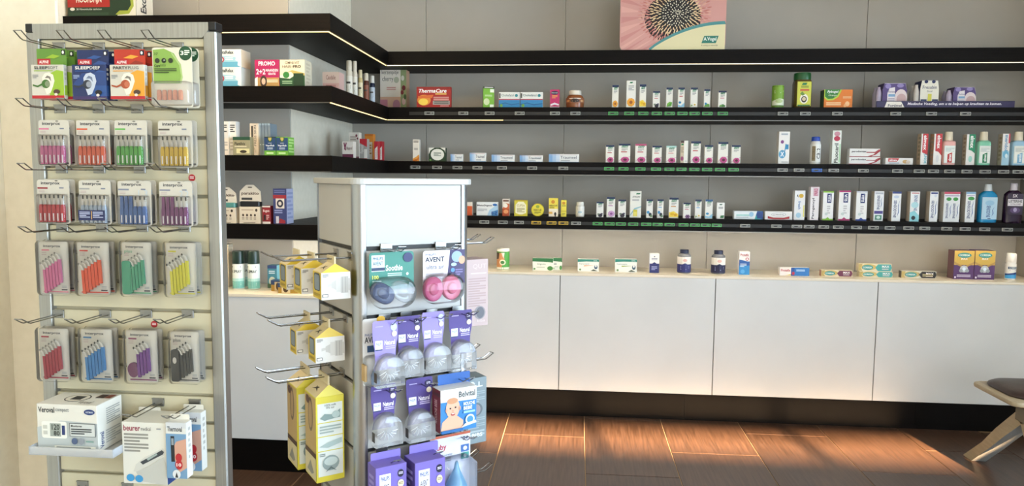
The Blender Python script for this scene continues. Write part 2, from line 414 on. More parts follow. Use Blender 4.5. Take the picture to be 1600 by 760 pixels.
# ------------------------------------------------------------------ rotating display tower
TH = math.radians(37.3); TS = .347
TC = Vector((-.584, 1.87, 0)); EA = Vector((math.cos(TH), math.sin(TH), 0)); EN = Vector((math.sin(TH), -math.cos(TH), 0))   # along face A, out of face A
TCEN = TC + EA*TS/2 - EN*TS/2
tw = thing('display_tower', 'white rotating display tower with silver corner posts', 'display tower', TCEN, TH)
H2 = TS/2; TTOP = 1.4535
def rr(w, r, n=5): return rrect(-w, -w, w, w, r, n)
cap = MB(); pg = rr(H2+.008, .03)
def slab(pg, z0, z1, m, b=.002):
    n = len(pg); M_ = MB(); vs = []
    for sc, z in ((1-b*4, z0), (1, z0+b), (1, z1-b), (1-b*4, z1)): vs += [(x*sc, y*sc, z) for x, y in pg]
    fs = [(i+k*n, (i+1) % n+k*n, (i+1) % n+(k+1)*n, i+(k+1)*n) for k in range(3) for i in range(n)]+[list(range(n))[::-1], [i+3*n for i in range(n)]]
    M_.add(vs, fs, m); return M_
slab(pg, TTOP-.017, TTOP, TOWM).build('top_cap', tw)
slab(rr(H2+.03, .05), .06, .09, TOWM).build('base_plate', tw)
slab(rr(.12, .119, 8), 0, .06, BLACKP).build('turntable', tw)
PR = .030
for sx in (-1, 1):
    for sy in (-1, 1):
        # quarter-round corner post
        pts = [(0, 0)]
        for i in range(9):
            a = math.radians(90*i/8); pts.append((PR*math.cos(a), PR*math.sin(a)))
        cxp, cyp = sx*(H2-PR), sy*(H2-PR)
        P = [(cxp+sx*x, cyp+sy*y) for x, y in pts]
        if sx*sy < 0: P = P[::-1]
        n = len(P); b = MB(); b.add([(x, y, .09) for x, y in P]+[(x, y, TTOP-.017) for x, y in P], [list(range(n))[::-1], [i+n for i in range(n)]]+[(i, (i+1) % n, (i+1) % n+n, i+n) for i in range(n)], POST)
        b.build('corner_post', tw, smooth=True)
GR = [1.2655, 1.08, .90, .712, .525, .338, .15]
MB().box(-H2+.02, -H2+.02, .09, H2-.02, H2-.02, TTOP-.017, mat('45423d', .5)).build('core', tw)
zs = [TTOP-.0175]+GR
for f in range(4):
    for a, b in zip(zs, zs[1:]):
        M_ = MB().box(-H2+PR+.001, -H2+.003, b+.006 if b != GR[-1] else .092, H2-PR-.001, -H2+.015, a-(.006 if a != zs[0] else 0), TOWM, .001)
        M_.build('face_panel', tw, rot=(0, 0, f*math.pi/2))
    for g in GR[:-1]:
        MB().box(-H2+PR+.001, -H2+.012, g-.011, H2-PR-.001, -H2+.0195, g+.011, mat('2b2a28', .5)).build('groove_channel', tw, rot=(0, 0, f*math.pi/2))
FACE = {'A': (EN, EA), 'B': (-EA, EN), 'D': (EA, -EN)}     # outward normal, "right" as one faces it
FROT = {'A': TH, 'B': TH-math.pi/2, 'D': TH+math.pi/2}
def tface(px, py, face, out):                               # pixel -> point on the plane parallel to a tower face
    n, r = FACE[face]; o = TCEN+n*(H2+out); d = ray(px, py); c = Vector((0, 0, EYE))
    return c+d*((o-c).dot(n)/d.dot(n))

# ------------------------------------------------------------------ stool at the right edge
SXa, SXb, SYa, SYb = 2.015, 2.535, 3.49, 3.865
so = thing('stool', 'low wooden stool with brown leather cushion at the right edge', 'stool', ((SXa+SXb)/2, (SYa+SYb)/2, 0))
WOODP = noisy('pale_beech_wood', 'a3957b', 'b0a288', (40, 6, 40), 2, .45, 4)
hx_, hy_ = (SXb-SXa)/2, (SYb-SYa)/2
def plate(q, LV, m, nm):
    n = len(q); b = MB(); vs = []
    for ins, z in LV: vs += [(x-math.copysign(min(ins, abs(x)), x), y-math.copysign(min(ins, abs(y)), y), z) for x, y in q]
    b.add(vs, [(i+k*n, (i+1) % n+k*n, (i+1) % n+(k+1)*n, i+(k+1)*n) for k in range(len(LV)-1) for i in range(n)]+[list(range(n))[::-1], [i+(len(LV)-1)*n for i in range(n)]], m)
    return b.build(nm, so, smooth=True)
plate(rrect(-hx_, -hy_, hx_, hy_, .035, 6), ((.012, .418), (.002, .424), (0, .434), (.002, .443), (.01, .447)), WOODP, 'seat_frame')
plate(rrect(-hx_+.03, -hy_+.025, hx_-.03, hy_-.02, .09, 8), ((.004, .4475), (0, .454), (.004, .464), (.02, .475), (.05, .482), (.1, .486), (.14, .487)), noisy('brown_leather', '2b1d1b', '372724', (1, 1, 1), 60, .42, 3, .15), 'cushion')
for s in (-1, 1):
    xo = -hx_+.095 if s < 0 else hx_-.095
    br = MB(); br.box(xo-.045, -hy_+.0, .345, xo+.045, -hy_+.075, .418, mat('6f6858', .5), .004); bo = br.build('bracket', so)
    for z in (.40, .365): MB().loft([(0, .005), (.002, .004)], BLACKP, 8).build('screw', bo, loc=(xo-.03, -hy_+.0, z), rot=(math.pi/2, 0, 0))
    prof = [(-hy_+.02, .40), (-hy_+.06, .40), (.05, .245), (.16, .135), (.26, .055), (.33, 0), (.245, 0), (.18, .055), (.10, .12), (-.02, .225), (-hy_+.01, .355)]
    b = MB(); n = len(prof); w_ = .036
    b.add([(xo-w_, y, z) for y, z in prof]+[(xo+w_, y, z) for y, z in prof], [list(range(n)), [i+n for i in range(n)][::-1]], WOODP)
    b.add([(xo-w_, y, z) for y, z in prof]+[(xo+w_, y, z) for y, z in prof], [(i, (i+1) % n, (i+1) % n+n, i+n) for i in range(n)], mat('aeb0ae', .45)); b.build('leg', so)
    prof = [(-hy_+.01, .36), (-hy_+.06, .36), (-hy_-.17, 0), (-hy_-.22, 0)]
    b = MB(); n = 4; b.add([(xo-w_, y, z) for y, z in prof]+[(xo+w_, y, z) for y, z in prof], [list(range(n)), [i+n for i in range(n)][::-1]]+[(i, (i+1) % n, (i+1) % n+n, i+n) for i in range(n)], WOODP); b.build('leg', so)

# ------------------------------------------------------------------ shelf products
SH = {'R2': (ZT[2], YR), 'R3': (ZT[3], YR), 'R4': (ZT[4], YR), 'RC': (ZC, YR), 'L2': (ZT[2], YL), 'L3': (ZT[3], YL), 'L4': (ZT[4], YL), 'LC': (ZC, YL), 'R1': (ZT[1], YR), 'L1': (ZT[1], YL),
      'T2': (ZT[2], None), 'T3': (ZT[3], None)}
WH = {'R1': 'on the topmost shelf', 'R2': 'on the second shelf', 'R3': 'on the third shelf', 'R4': 'on the lowest shelf', 'RC': 'on the worktop', 'L1': 'above the slatted stand', 'L2': 'in the left bay', 'L3': 'in the left bay',
      'L4': 'in the left bay', 'LC': 'in the left bay', 'T2': 'at the shelf corner', 'T3': 'at the shelf corner'}
PROD = []                                                   # (shelf, x pixel, short description)
def place(x0, x1, yt, sh, off, zb=None):
    z, yf = SH[sh]; z = z if zb is None else zb
    yf = onX((x0+x1)/2, yt+20, XS-off).y if yf is None else yf+off
    a = onY(x0, yt+15, yf).x; b = onY(x1, yt+15, yf).x; h = onY((x0+x1)/2, yt, yf).z-z
    return (a+b)/2, yf, z, b-a, h
def carton(s, cat, x0, x1, yt, sh, c, prints=(), d=.045, off=.035, zb=None, rz=0, side=None, rp=(), lp=(), grp=None, nm='carton', tg=True, h=None, w=None):
    X, Y, Z, W_, H_ = place(x0, x1, yt, sh, off, zb); H_ = h or H_; W_ = w or W_
    b = MB().box(-W_/2, -d/2, 0, W_/2, d/2, H_, c, .0007)
    if side:
        b.add([(W_/2+.0002, -d/2+.001, .001), (W_/2+.0002, d/2-.001, .001), (W_/2+.0002, d/2-.001, H_-.001), (W_/2+.0002, -d/2+.001, H_-.001)], [(0, 1, 2, 3)], side)
        b.add([(-W_/2-.0002, -d/2+.001, .001), (-W_/2-.0002, d/2-.001, .001), (-W_/2-.0002, d/2-.001, H_-.001), (-W_/2-.0002, -d/2+.001, H_-.001)], [(3, 2, 1, 0)], side)
    o = b.build(nm, loc=(X, Y+d/2, Z), rot=(0, 0, math.radians(rz)))
    lab = s+' '+WH[sh] if len((s+' '+WH[sh]).split()) <= 16 else s
    tag(o, lab, cat, grp)
    p = MB(); pr(p, flat(-W_/2, 0, W_, H_, -d/2), [R_(.008, .008, .992, .992, c)]+list(prints))
    if p.v: p.build('printed_design', o)
    for sf, q in ((sideR(W_/2+.0003, -d/2, 0, d, H_), rp), (sideL(-W_/2-.0003, -d/2, 0, d, H_), lp)):
        if q: p = MB(); pr(p, sf, [R_(.03, .01, .97, .99, side or c)]+list(q)); p.build('side_print', o)
    if tg: PROD.append((sh, (x0+x1)/2, s))
    return o, Z+H_, W_, H_
def bottle(s, cat, x0, x1, yt, sh, body, secs, capc, capsecs, prints=(), lab=None, labc='ffffff', off=.04, nm='bottle', n=20, power=2, flatp=False, ratio=1, rough=.25, inner=None):
    # secs / capsecs: (height fraction, half-width fraction)
    X, Y, Z, W_, H_ = place(x0, x1, yt, sh, off); r = W_/2; ry = r*ratio
    t = thing(nm, s+' '+WH[sh], cat, (X, Y+ry, Z))
    m = body if not isinstance(body, str) else mat(body, rough)
    MB().loft([(z*H_, f*r, f*ry if f > .9 else f*r*min(1, ratio+.25), power) for z, f in secs], m, n).build('body', t, smooth=True)
    cm = capc if not isinstance(capc, str) else mat(capc, .35)
    MB().loft([(z*H_, f*r, f*r*min(1, ratio+.25)) for z, f in capsecs], cm, 16).build('cap', t, smooth=True)
    if lab:
        z0, z1 = lab; l = MB()
        if flatp:
            l.box(-r*.82, -ry-.0012, z0*H_, r*.82, -ry*.985, z1*H_, labc, .0004); pr(l, flat(-r*.82, z0*H_, r*1.64, (z1-z0)*H_, -ry-.0012), prints)
        else:
            l.loft([(z0*H_, r*1.004+.0004, ry*1.004+.0004, power), (z1*H_, r*1.004+.0004, ry*1.004+.0004, power)], mat(labc), n, caps=False)
            pr(l, cylf(r*1.012+.0004, z0*H_, (z1-z0)*H_, ry*1.012+.0004), prints, True)
        l.build('label', t, smooth=False)
    PROD.append((sh, (x0+x1)/2, s)); return t
R_ = lambda *a: ('r',)+a
def T(s, u0, v0, u1, v1, c, b=1, rot=0): return ('t', s, u0, v0, u1, v1, c, b, rot)
def Ln(u0, v0, u1, v1, n, c='8a8a8a'): return ('l', u0, v0, u1, v1, n, c)
def E_(*a): return ('e',)+a
def Pg(pts, c): return ('p', pts, c)
NAVY, GRN, RED = '16294f', '1c7a4a', 'b3202a'
def flower(u, v, r, asp, petal, core, n=9, rc=.38):
    o = []
    for i in range(n):
        a = 2*math.pi*i/n
        o.append(E_(u+math.cos(a)*r*.62, v+math.sin(a)*r*.62*asp, r*.36, r*.36*asp, petal))
    o.append(E_(u, v, r*rc, r*rc*asp, core)); return o
def herb(kind, top=NAVY, bar=None, asp=.4):
    p = [R_(0, .9, 1, 1, top), Pg([(.22, .80), (.30, .90), (.84, .90), (.76, .80)], GRN), T('A.Vogel', .3, .815, .76, .885, 'ffffff', 0), Ln(.24, .62, .78, .76, 3, '9a9a9a')]
    if bar: p.append(R_(.2, .55, .72, .59, bar))
    k = kind
    if k == 'orange': p += flower(.5, .17, .42, asp, 'eaa12a', 'a5591c')
    elif k == 'yellow': p += [Pg([(0, .05), (.0, .28), (.5, .34), (1, .2), (1, .05)], 'f0d24a'), E_(.35, .2, .22, .07, 'e2b40c'), E_(.7, .16, .2, .06, 'd99e08')]
    elif k == 'berry': p += [E_(.55, .12, .3, .11, '2b2233'), E_(.75, .22, .14, .05, '3c3350'), E_(.3, .2, .16, .05, '70806a')]
    elif k == 'leaf': p += [Pg([(.1, .04), (.15, .2), (.55, .3), (.95, .27), (.85, .08)], '6fae3c'), Pg([(.2, .06), (.5, .2), (.9, .24), (.6, .06)], '4d8d2c')]
    elif k == 'blue': p += [Pg([(0, .04), (.0, .16), (.5, .1), (1, .26), (1, .04)], '8cc4dd'), E_(.3, .26, .2, .06, '2f86b5')]
    elif k == 'chamomile': p += flower(.62, .15, .3, asp, 'f4f0e2', 'e3bf3a')+[Pg([(.05, .05), (.1, .16), (.35, .1)], '84a955')]
    elif k == 'green': p += [Pg([(.05, .04), (.3, .24), (.9, .2), (.95, .05)], '5c9a3f'), E_(.3, .22, .18, .06, '2f86b5')]
    elif k == 'plant': p += [Pg([(.1, .05), (.3, .17), (.6, .21), (.9, .12), (.8, .04)], '47823a'), E_(.3, .12, .15, .05, '7fb35b')]
    elif k == 'pink': p += [Pg([(0, .05), (.3, .2), (1, .3), (1, .34), (.3, .24), (0, .09)], 'd8b7c4')]+flower(.56, .16, .38, asp, 'c04a86', '5d1d33', 10, .42)
    elif k == 'mauve': p += flower(.56, .18, .42, asp, 'c79ac6', '8a4d92')
    elif k == 'purple': p += flower(.6, .12, .36, asp, '7a527f', '3b2440', 6)
    elif k == 'dark': p += [E_(.28, .3, .22, .08, '3d8fc2'), E_(.6, .18, .24, .1, '25323c'), E_(.75, .1, .2, .06, '5a7d52')]
    return p
# --- second shelf, back bay
carton('red wide heat wrap carton', 'box', 651, 704, 135.7, 'R2', 'a81f1c', [R_(0, .88, 1, 1, '8d1412'), T('ThermaCare', .04, .72, .9, .9, 'ffffff', 1, 2), R_(.55, .62, .88, .7, 'd8a657'), E_(.22, .36, .2, .26, 'e08c34'), E_(.2, .28, .14, .16, 'f2cf52'), Pg([(.04, .55), (.5, .62), (.46, .46), (.05, .45)], 'd96a30'), R_(.5, .36, .95, .43, 'd5918c'), R_(.5, .46, .95, .52, 'c98a86'), R_(.48, .14, .98, .33, '9d9894'), Ln(.52, .16, .94, .31, 2, '5c5652'), Ln(.7, .04, .95, .1, 1, 'e9c4c0')])
carton('lime green upright carton with black top', 'box', 754, 771, 135, 'R2', '74ad2c', [R_(0, .9, 1, 1, '2b2d28'), R_(.1, .93, .9, .97, 'd8d8cf'), R_(.62, .72, .98, .87, 'e9efdc'), Ln(.15, .52, .8, .6, 2, 'd7ecb8'), E_(.3, .28, .27, .16, 'cdd9a5'), R_(.6, .03, .95, .15, 'e9efdc')], rz=12)
for i, (a, b) in enumerate(((779.5, 812), (813, 848))):
    carton(('left' if not i else 'right')+' one of two white and blue cholesterol cartons', 'box', a, b, 144, 'R2', 'e6e7e2', [R_(0, 0, 1, .5, '2c83b8'), R_(0, .5, 1, .56, 'b9424e'), Pg([(0, .22), (.3, .34), (.6, .22), (1, .3), (1, .24), (.6, .16), (.3, .28), (0, .16)], '1a5f92'), R_(.02, .62, .08, .92, '3a3f3c'), T('Cholesfytol', .12, .68, .72, .88, '3c6a72', 0), E_(.84, .78, .07, .1, '2f8791'), E_(.12, .14, .07, .1, '6fa84c')], grp='white and blue cholesterol cartons')
carton('magenta carton with dark oval badge', 'box', 859.5, 874, 140, 'R2', 'bd2562', [E_(.5, .82, .4, .1, '2a2340'), T('Hairwonder', .16, .79, .84, .85, 'ffffff', 0), Ln(.2, .5, .8, .68, 3, 'e8a54c'), Pg([(.05, .2), (.5, .28), (.95, .2), (.95, .12), (.5, .17), (.05, .1)], 'e9dfe6'), R_(.0, 0, 1, .06, 'e7dfe4')])
bottle('round brown tub with white lid', 'jar', 884, 913, 140, 'R2', '8f5430', [(0, .8), (.05, .95), (.3, 1), (.55, .97), (.7, .8), (.75, .62)], 'e6ddcd', [(.74, .66), (.76, .7), (.96, .68), (1, .6)], [E_(.5, .42, .16, .34, '2b1a14'), Ln(.4, .25, .6, .5, 3, 'd6b491'), R_(.3, .78, .7, .95, 'e8dccb'), T('Bio', .42, .8, .58, .93, '222222'), E_(.24, .4, .07, .2, 'd99a55'), E_(.76, .4, .07, .2, 'cfa06e')], (.28, .56), '8f5430', nm='tub')
H2row = [(956.5, 966.5, 133, 'orange', None, 'slim white herbal carton with orange flower, far left'), (979, 993.5, 126, 'orange', None, 'tall white herbal carton with big orange flower'), (999.5, 1009.5, 132, 'yellow', None, 'white herbal carton with yellow blossom'), (1020, 1031, 142.6, 'berry', RED, 'short white herbal carton with black berries'),
         (1041, 1051, 137, 'leaf', None, 'white herbal carton with pale green leaf'), (1059.5, 1069.5, 137, 'blue', RED, 'white herbal carton with blue wave'), (1079, 1090, 137, 'chamomile', None, 'white herbal carton with small daisy'), (1100, 1109.5, 139.5, 'green', None, 'white herbal carton with blue dot and green leaf'), (1122.5, 1135, 142, 'plant', 'c0506a', 'white herbal carton with dark green plant')]
for a, b, y, k, br, s in H2row: carton(s, 'box', a, b, y, 'R2', 'e9e6dc', herb(k, bar=br, asp=.36) if s[:4] != 'tall' else [Pg([(.3, .9), (.4, .95), (.7, .95), (.6, .9)], GRN), Ln(.2, .62, .8, .82, 4, '9a9a9a')]+flower(.5, .2, .45, .36, 'eaa12a', 'a5591c'), d=.03, off=.03, grp='white herbal cartons on the second shelf')
bottle('small green seasoning can', 'can', 1208.5, 1227, 133, 'R2', '6f9a2f', [(0, .96), (.02, 1), (.95, 1), (.97, .97)], '7da43c', [(.96, .98), (1, .98)], [R_(.1, .0, .9, .12, '5b7f2a'), Pg([(.1, .1), (.9, .1), (.9, .38), (.5, .42), (.1, .3)], 'dfe6cc'), E_(.5, .3, .2, .1, 'b6c689'), Ln(.25, .66, .75, .82, 3, 'dfe9bf')], (.03, .94), '7aa433', nm='can')
bottle('tall yellow jar with green lid', 'jar', 1244, 1270.5, 113, 'R2', '5a4a20', [(0, .92), (.03, 1), (.7, 1), (.76, .96), (.8, .9)], '1d5a2c', [(.8, 1), (.83, 1.02), (.97, 1.0), (1, .96)], [R_(.05, .0, .95, .06, '3a7034'), E_(.5, .3, .3, .2, 'efeadb'), E_(.5, .28, .2, .13, '2c2a24'), E_(.5, .29, .14, .08, 'd8c7a0'), R_(.2, .62, .85, .7, 'c95f3c'), Pg([(.3, .86), (.38, .95), (.7, .95), (.62, .86)], GRN), Ln(.25, .74, .8, .82, 2, '4b6b2a'), Pg([(.2, .5), (.35, .6), (.55, .48), (.4, .42)], '6b8f3a')], (.05, .74), 'cfd04a', nm='jar', power=5, flatp=True)
carton('orange and green fibre drink carton', 'box', 1287.5, 1332, 140, 'R2', 'e07a22', [Pg([(.0, 1), (.0, .55), (.12, .4), (.32, .42), (.5, .6), (.62, 1)], 'b4d03c'), Pg([(.03, 1), (.03, .62), (.14, .48), (.3, .5), (.45, .65), (.56, 1)], '2f7d32'), T('Fybogel', .1, .78, .5, .95, 'ffffff', 1, 2), T('Orange', .14, .62, .46, .73, 'e8f2d8', 0, 2), Ln(.08, .1, .6, .3, 2, 'f6cf9c'), Ln(.66, .5, .95, .62, 2, 'f6cf9c'), E_(.82, .22, .08, .14, 'f4c08a'), E_(.74, .12, .05, .09, 'f0b070')], d=.07, side='1f4a26')
def sixpack(s, x0, x1, yt, kind):
    X, Y, Z, W_, H_ = place(x0, x1, yt, 'R2', .05); d = .09
    t = thing('drink_multipack', s+' '+WH['R2'], 'drink pack', (X, Y+d/2, Z))
    side, front = ('4b3a6b', 'cdbfd2') if kind == 'p' else ('1f2a58', 'e9e5d6')
    prof = [(-W_/2, 0), (W_/2, 0), (W_/2, H_*.72), (W_/2*.86, H_), (-W_/2*.86, H_), (-W_/2, H_*.72)]
    MB().prism(prof, -d/2, d/2, mat(front), mat(side)).build('sleeve', t)
    p = MB(); sf = flat(-W_/2, 0, W_, H_, -d/2)
    if kind == 'p': pr(p, sf, [Pg([(0, 0), (1, 0), (1, .7), (.92, .98), (.06, .98), (0, .7)], '54417a'), E_(.22, .88, .12, .1, '8f80b8'), E_(.72, .9, .14, .08, '8f80b8'), Pg([(.2, 0), (.2, .6), (.28, .8), (.5, .84), (.55, 0)], 'e8e1e4'), E_(.76, .42, .26, .34, 'e3d3d3'), E_(.78, .36, .2, .22, 'c9a7a7'), T('Fortimel', .24, .62, .52, .7, '4a3a78', 0), R_(.24, .46, .52, .56, '7fa6c9'), Ln(.24, .16, .5, .4, 4, 'a99db0')])
    else: pr(p, sf, [E_(.3, .96, .1, .06, '26305e'), E_(.7, .96, .1, .06, '26305e'), T('Fresubin', .12, .7, .88, .82, '2a3566', 0), T('2kcal', .36, .58, .64, .65, '8a8a8a', 0), R_(.04, .02, .36, .32, '1f2a58'), R_(.42, .02, .62, .52, 'd7cf52'), R_(.66, .02, .97, .32, '1f2a58'), Ln(.08, .08, .32, .26, 3, 'cfd2e2'), Ln(.7, .08, .93, .26, 3, 'cfd2e2')])
    p.build('printed_design', t)
    # bottles showing on the open left end
    for j in range(2): MB().loft([(.004, .017), (H_*.6, .017), (H_*.72, .012), (H_*.8, .009), (H_*.86, .009)], mat('d8d2cc' if kind != 'p' else 'b9aec6', .3), 12, -W_/2-.0125, -d/4+j*d/2).build('bottle', t, smooth=True)
    PROD.append(('R2', (x0+x1)/2, s))
sixpack('purple sip feed multipack, left of the white one', 1379, 1417, 130, 'p'); sixpack('white and navy sip feed multipack', 1438, 1467, 126, 'w'); sixpack('purple sip feed multipack, rightmost', 1489, 1524.5, 136, 'p')
a = onY(1369, 164, YR+.012); b = onY(1585, 164, YR+.012); w = b.x-a.x; hh = .036
o = MB().box(0, 0, 0, w, .006, hh, mat('2c2350', .4), .001).build('shelf_banner', loc=(a.x, YR+.008, ZT[2])); tag(o, 'purple strip sign about medical nutrition along the shelf', 'sign')
p = MB(); pr(p, flat(0, 0, w, hh, 0), [Pg([(.06, .02), (.075, .92), (.18, .92), (.205, .02)], 'e6e0d6'), T('Fortimel', .085, .1, .185, .5, '2c2350', 1), T('Medische Voeding, om u te helpen op krachten te komen.', .225, .26, .91, .78, 'e9e4ee', 1, 2)]); p.build('printed_design', o)
# --- third shelf, back bay
carton('tall slim white carton with orange foot', 'box', 645, 655, 218, 'R3', 'e8e0d2', [Pg([(0, 0), (1, 0), (1, .32), (.5, .2), (0, .12)], 'e39a3d'), Pg([(0, .06), (.6, .1), (1, .24), (1, .1), (.5, 0), (0, 0)], 'cf6f1e'), Ln(.12, .84, .88, .94, 2, '6b6158'), Ln(.2, .5, .8, .6, 2, 'a59b90')], d=.04)
carton('dark green carton with white disc', 'box', 670, 696, 231, 'R3', '1f3a1e', [E_(.52, .5, .4, .42, 'e4e2d8'), Pg([(0, 1), (.35, 1), (.1, .8), (0, .5)], 'e6e3da'), Pg([(1, 1), (.7, 1), (.95, .8), (1, .6)], 'e6e3da'), Ln(.3, .36, .74, .66, 4, '7c8a78'), E_(.1, .1, .06, .06, '6ea04a')])
for i, (a, b, y, s) in enumerate(((704, 723, 241, 'smallest'), (734, 759, 239, 'second from left'), (768, 804, 242, 'middle'), (812, 848, 243, 'fourth from left'), (857.5, 904.5, 241, 'longest'))):
    carton('low white and blue ointment carton, '+s+' of five', 'box', a, b, y, 'R3', 'e7e8e6', [R_(0, 0, .12, 1, '7fa9d6'), R_(.12, 0, .24, 1, 'a5c2e0'), R_(.24, 0, .36, 1, 'cbd9ea'), T('Traumeel', .38, .42, .92, .78, '3b4a66', 0), R_(.05, .88, .95, .92, 'c9a3a0'), Ln(.4, .1, .7, .26, 2, '9098a5'), R_(.0, 0, 1, .06, '6f97c6')], d=.03, grp='white and blue ointment cartons')
H3row = [(946.6, 959.5, 227, NAVY, RED, 'far left'), (966.6, 984.7, 224.7, NAVY, RED, 'wide, second from left'), (992.6, 1010, 225, 'b3476f', RED, 'with a pink top band'), (1019, 1033.7, 228, NAVY, RED, 'left of the mint topped one'), (1041, 1056.6, 228, 'a9cfc6', 'd06a6a', 'with a mint top'), (1069, 1075, 220, '8a6b55', None, 'turned sideways'), (1079.5, 1094.7, 221, NAVY, RED, 'tall, right of the turned one'), (1101, 1114, 227, NAVY, None, 'third from right'), (1122, 1137.6, 222, NAVY, None, 'tall, second from right'), (1143, 1157, 227, NAVY, None, 'far right')]
for a, b, y, tp, br, s in H3row:
    if s == 'turned sideways': carton('white coneflower herbal carton, '+s, 'box', 1063.5, 1075, y, 'R3', 'e9e6dc', [R_(0, 0, .45, 1, 'c9b79c'), R_(0, .9, .45, 1, '4b3a35'), E_(.22, .2, .2, .1, '96436a'), Pg([(.05, .8), (.1, .87), (.4, .87), (.36, .8)], GRN), Ln(.06, .45, .4, .7, 4, '8d7d68'), Ln(.6, .05, .9, .12, 2, 'b9b9b9')], d=.03, off=.03, rz=0, grp='coneflower herbal cartons')
    else: carton('white coneflower herbal carton, '+s, 'box', a, b, y, 'R3', 'e9e6dc', herb('pink', tp, br, .42), d=.03, off=.03, grp='coneflower herbal cartons')
carton('tall white interdental carton with blue cross disc', 'box', 1217, 1234, 205.7, 'R3', 'eceae6', [E_(.35, .3, .32, .13, '5c9fc4'), T('X', .18, .23, .52, .37, 'ffffff'), E_(.32, .68, .15, .055, '7d3f7c'), Pg([(.5, .3), (.58, .3), (.7, .62), (.62, .62)], '3f93c0'), R_(.62, .45, .9, .6, '2f86b5'), Ln(.2, .88, .8, .94, 2, '7f93a5'), Ln(.3, .03, .9, .07, 1, '888888')], d=.05)
bottle('white mouth rinse bottle with bright blue cap', 'bottle', 1268.5, 1285, 213.6, 'R3', 'e6e6e1', [(0, .9), (.03, 1), (.72, 1), (.8, .92), (.84, .76)], '1d49b0', [(.84, .78), (.86, .8), (.98, .78), (1, .7)], [T('CB12', .5, .18, .72, .78, '20242c', 1, 1), R_(.22, .06, .42, .9, '8a7a5c'), Ln(.24, .12, .4, .85, 6, '3d3a33')], (.08, .72), 'e9e9e4')
carton('tall slim white and mint toothpaste carton', 'box', 1301, 1314.6, 204, 'R3', 'e6ebe4', [R_(0, 0, 1, .02, '2d5a3a'), T('Fluocaril', .25, .04, .7, .62, '27382c', 1, 1), E_(.5, .9, .34, .07, 'c58a98'), E_(.5, .76, .36, .075, 'b72a4a'), R_(.8, .05, .92, .6, 'a9d8a9')], d=.045)
def lying(s, a, b, y, sh, c, prints, d=.04, zb=None, grp=None, tg=True, side=None, off=.035): return carton(s, 'box', a, b, y, sh, c, prints, d=d, zb=zb, grp=grp, tg=tg, side=side, off=off)
PARO = [R_(0, 0, 1, .1, '8f1d2a'), Pg([(.6, .1), (.78, .3), (1, .95), (1, .1)], 'a3222f'), Pg([(.72, .1), (.86, .3), (1, .7), (1, .1)], 'd5d3d0'), T('parodontax', .07, .5, .55, .8, '33303c', 1), R_(.55, .52, .82, .62, '9f2430'), Pg([(.78, .5), (.95, .9), (.98, .9), (.84, .5)], '9f2430')]
o, zt, _, _ = lying('lower of two stacked white and dark red gum toothpaste cartons', 1326, 1374.7, 245.6, 'R3', 'e8e6e4', PARO, tg=True, grp='stacked gum toothpaste cartons')
lying('upper of two stacked white and dark red gum toothpaste cartons', 1327, 1374.7, 232.5, 'R3', 'e8e6e4', PARO, zb=zt, tg=False, grp='stacked gum toothpaste cartons')
ELM = [Pg([(.1, .45), (.1, .95), (.5, .95), (.42, .45)], 'c63a3c'), T('elmex', .14, .52, .42, .85, 'ffffff', 1), E_(.72, .45, .1, .28, 'c9a36a'), E_(.82, .4, .08, .25, 'd8c9b6'), Ln(.12, .12, .5, .32, 2, '8ba2b8')]
lying('lying white and red children toothpaste carton', 1383, 1426, 247, 'R3', 'e6e3df', ELM)
def upright2(s, x0, xm, x1, y, sh, fp, cside, two=True):
    # two cartons one behind the other; the front one carries the print
    o, *_ = carton('front '+s, 'box', xm, x1, y, sh, 'ece9e6', fp, d=.042, side=cside, grp='paired toothpaste cartons', lp=[Ln(.2, .1, .8, .9, 6, 'a8987f')])
    if two: carton('rear '+s, 'box', xm-1, x1-1, y, sh, 'ece9e6', [], d=.042, off=.08, side=cside, grp='paired toothpaste cartons', lp=[Ln(.2, .1, .8, .9, 6, 'a8987f')], tg=False)
upright2('red and cyan junior toothpaste carton standing upright', 1429, 1439.5, 1450, 209, 'R3', [R_(.2, .4, 1, 1, 'c8343a'), Pg([(.2, .4), (1, .4), (1, .3), (.6, .36)], 'c8343a'), T('elmex', .35, .47, .85, .95, 'ffffff', 1, -1), T('JUNIOR', .4, .04, .9, .36, '2fa3b5', 1, -1)], 'd6bfa2')
upright2('white toothpaste carton with red upper panel', 1451.6, 1459.5, 1472, 209, 'R3', [R_(.2, .45, 1, 1, 'c8343a'), Pg([(.2, .45), (1, .45), (1, .3), (.6, .42)], 'c8343a'), T('elmex', .38, .52, .85, .95, 'ffffff', 1, -1), E_(.5, .2, .2, .12, 'd9d9dc')], 'c99a78')
def rinse(s, x0, x1, y, liquid, lc, word, sh='R3', tilt=True):
    t = bottle(s, 'bottle', x0, x1, y, sh, mat(liquid, .15), [(0, .94), (.03, 1), (.62, 1), (.7, .9), (.74, .55)], 'e8dcc4', [(.73, .56), (.75, .6), (.98, .56), (1, .5)], [R_(.06, .06, .94, .94, 'eef0ea'), Pg([(.3, .02), (.3, .5), (.72, .62), (.72, .02)], lc), T(word, .4, .1, .64, .52, 'ffffff', 1, 1), Ln(.1, .64, .9, .88, 4, 'b9c6c6')], (.06, .58), 'dfe8e4', ratio=.6, power=4, flatp=True)
    return t
rinse('pale red mouthwash bottle with red label', 1474.5, 1495.5, 205.7, 'f0b9b4', 'bb2f33', 'elmex')
upright2('white and green toothpaste carton standing upright', 1499, 1510.5, 1524, 210, 'R3', [R_(.25, .5, 1, 1, '1f8a62'), Pg([(.25, .5), (1, .5), (1, .38), (.6, .47)], '1f8a62'), T('elmex', .4, .55, .88, .95, 'ffffff', 1, -1), E_(.5, .2, .22, .1, '9ccfc4')], 'cdc2ae')
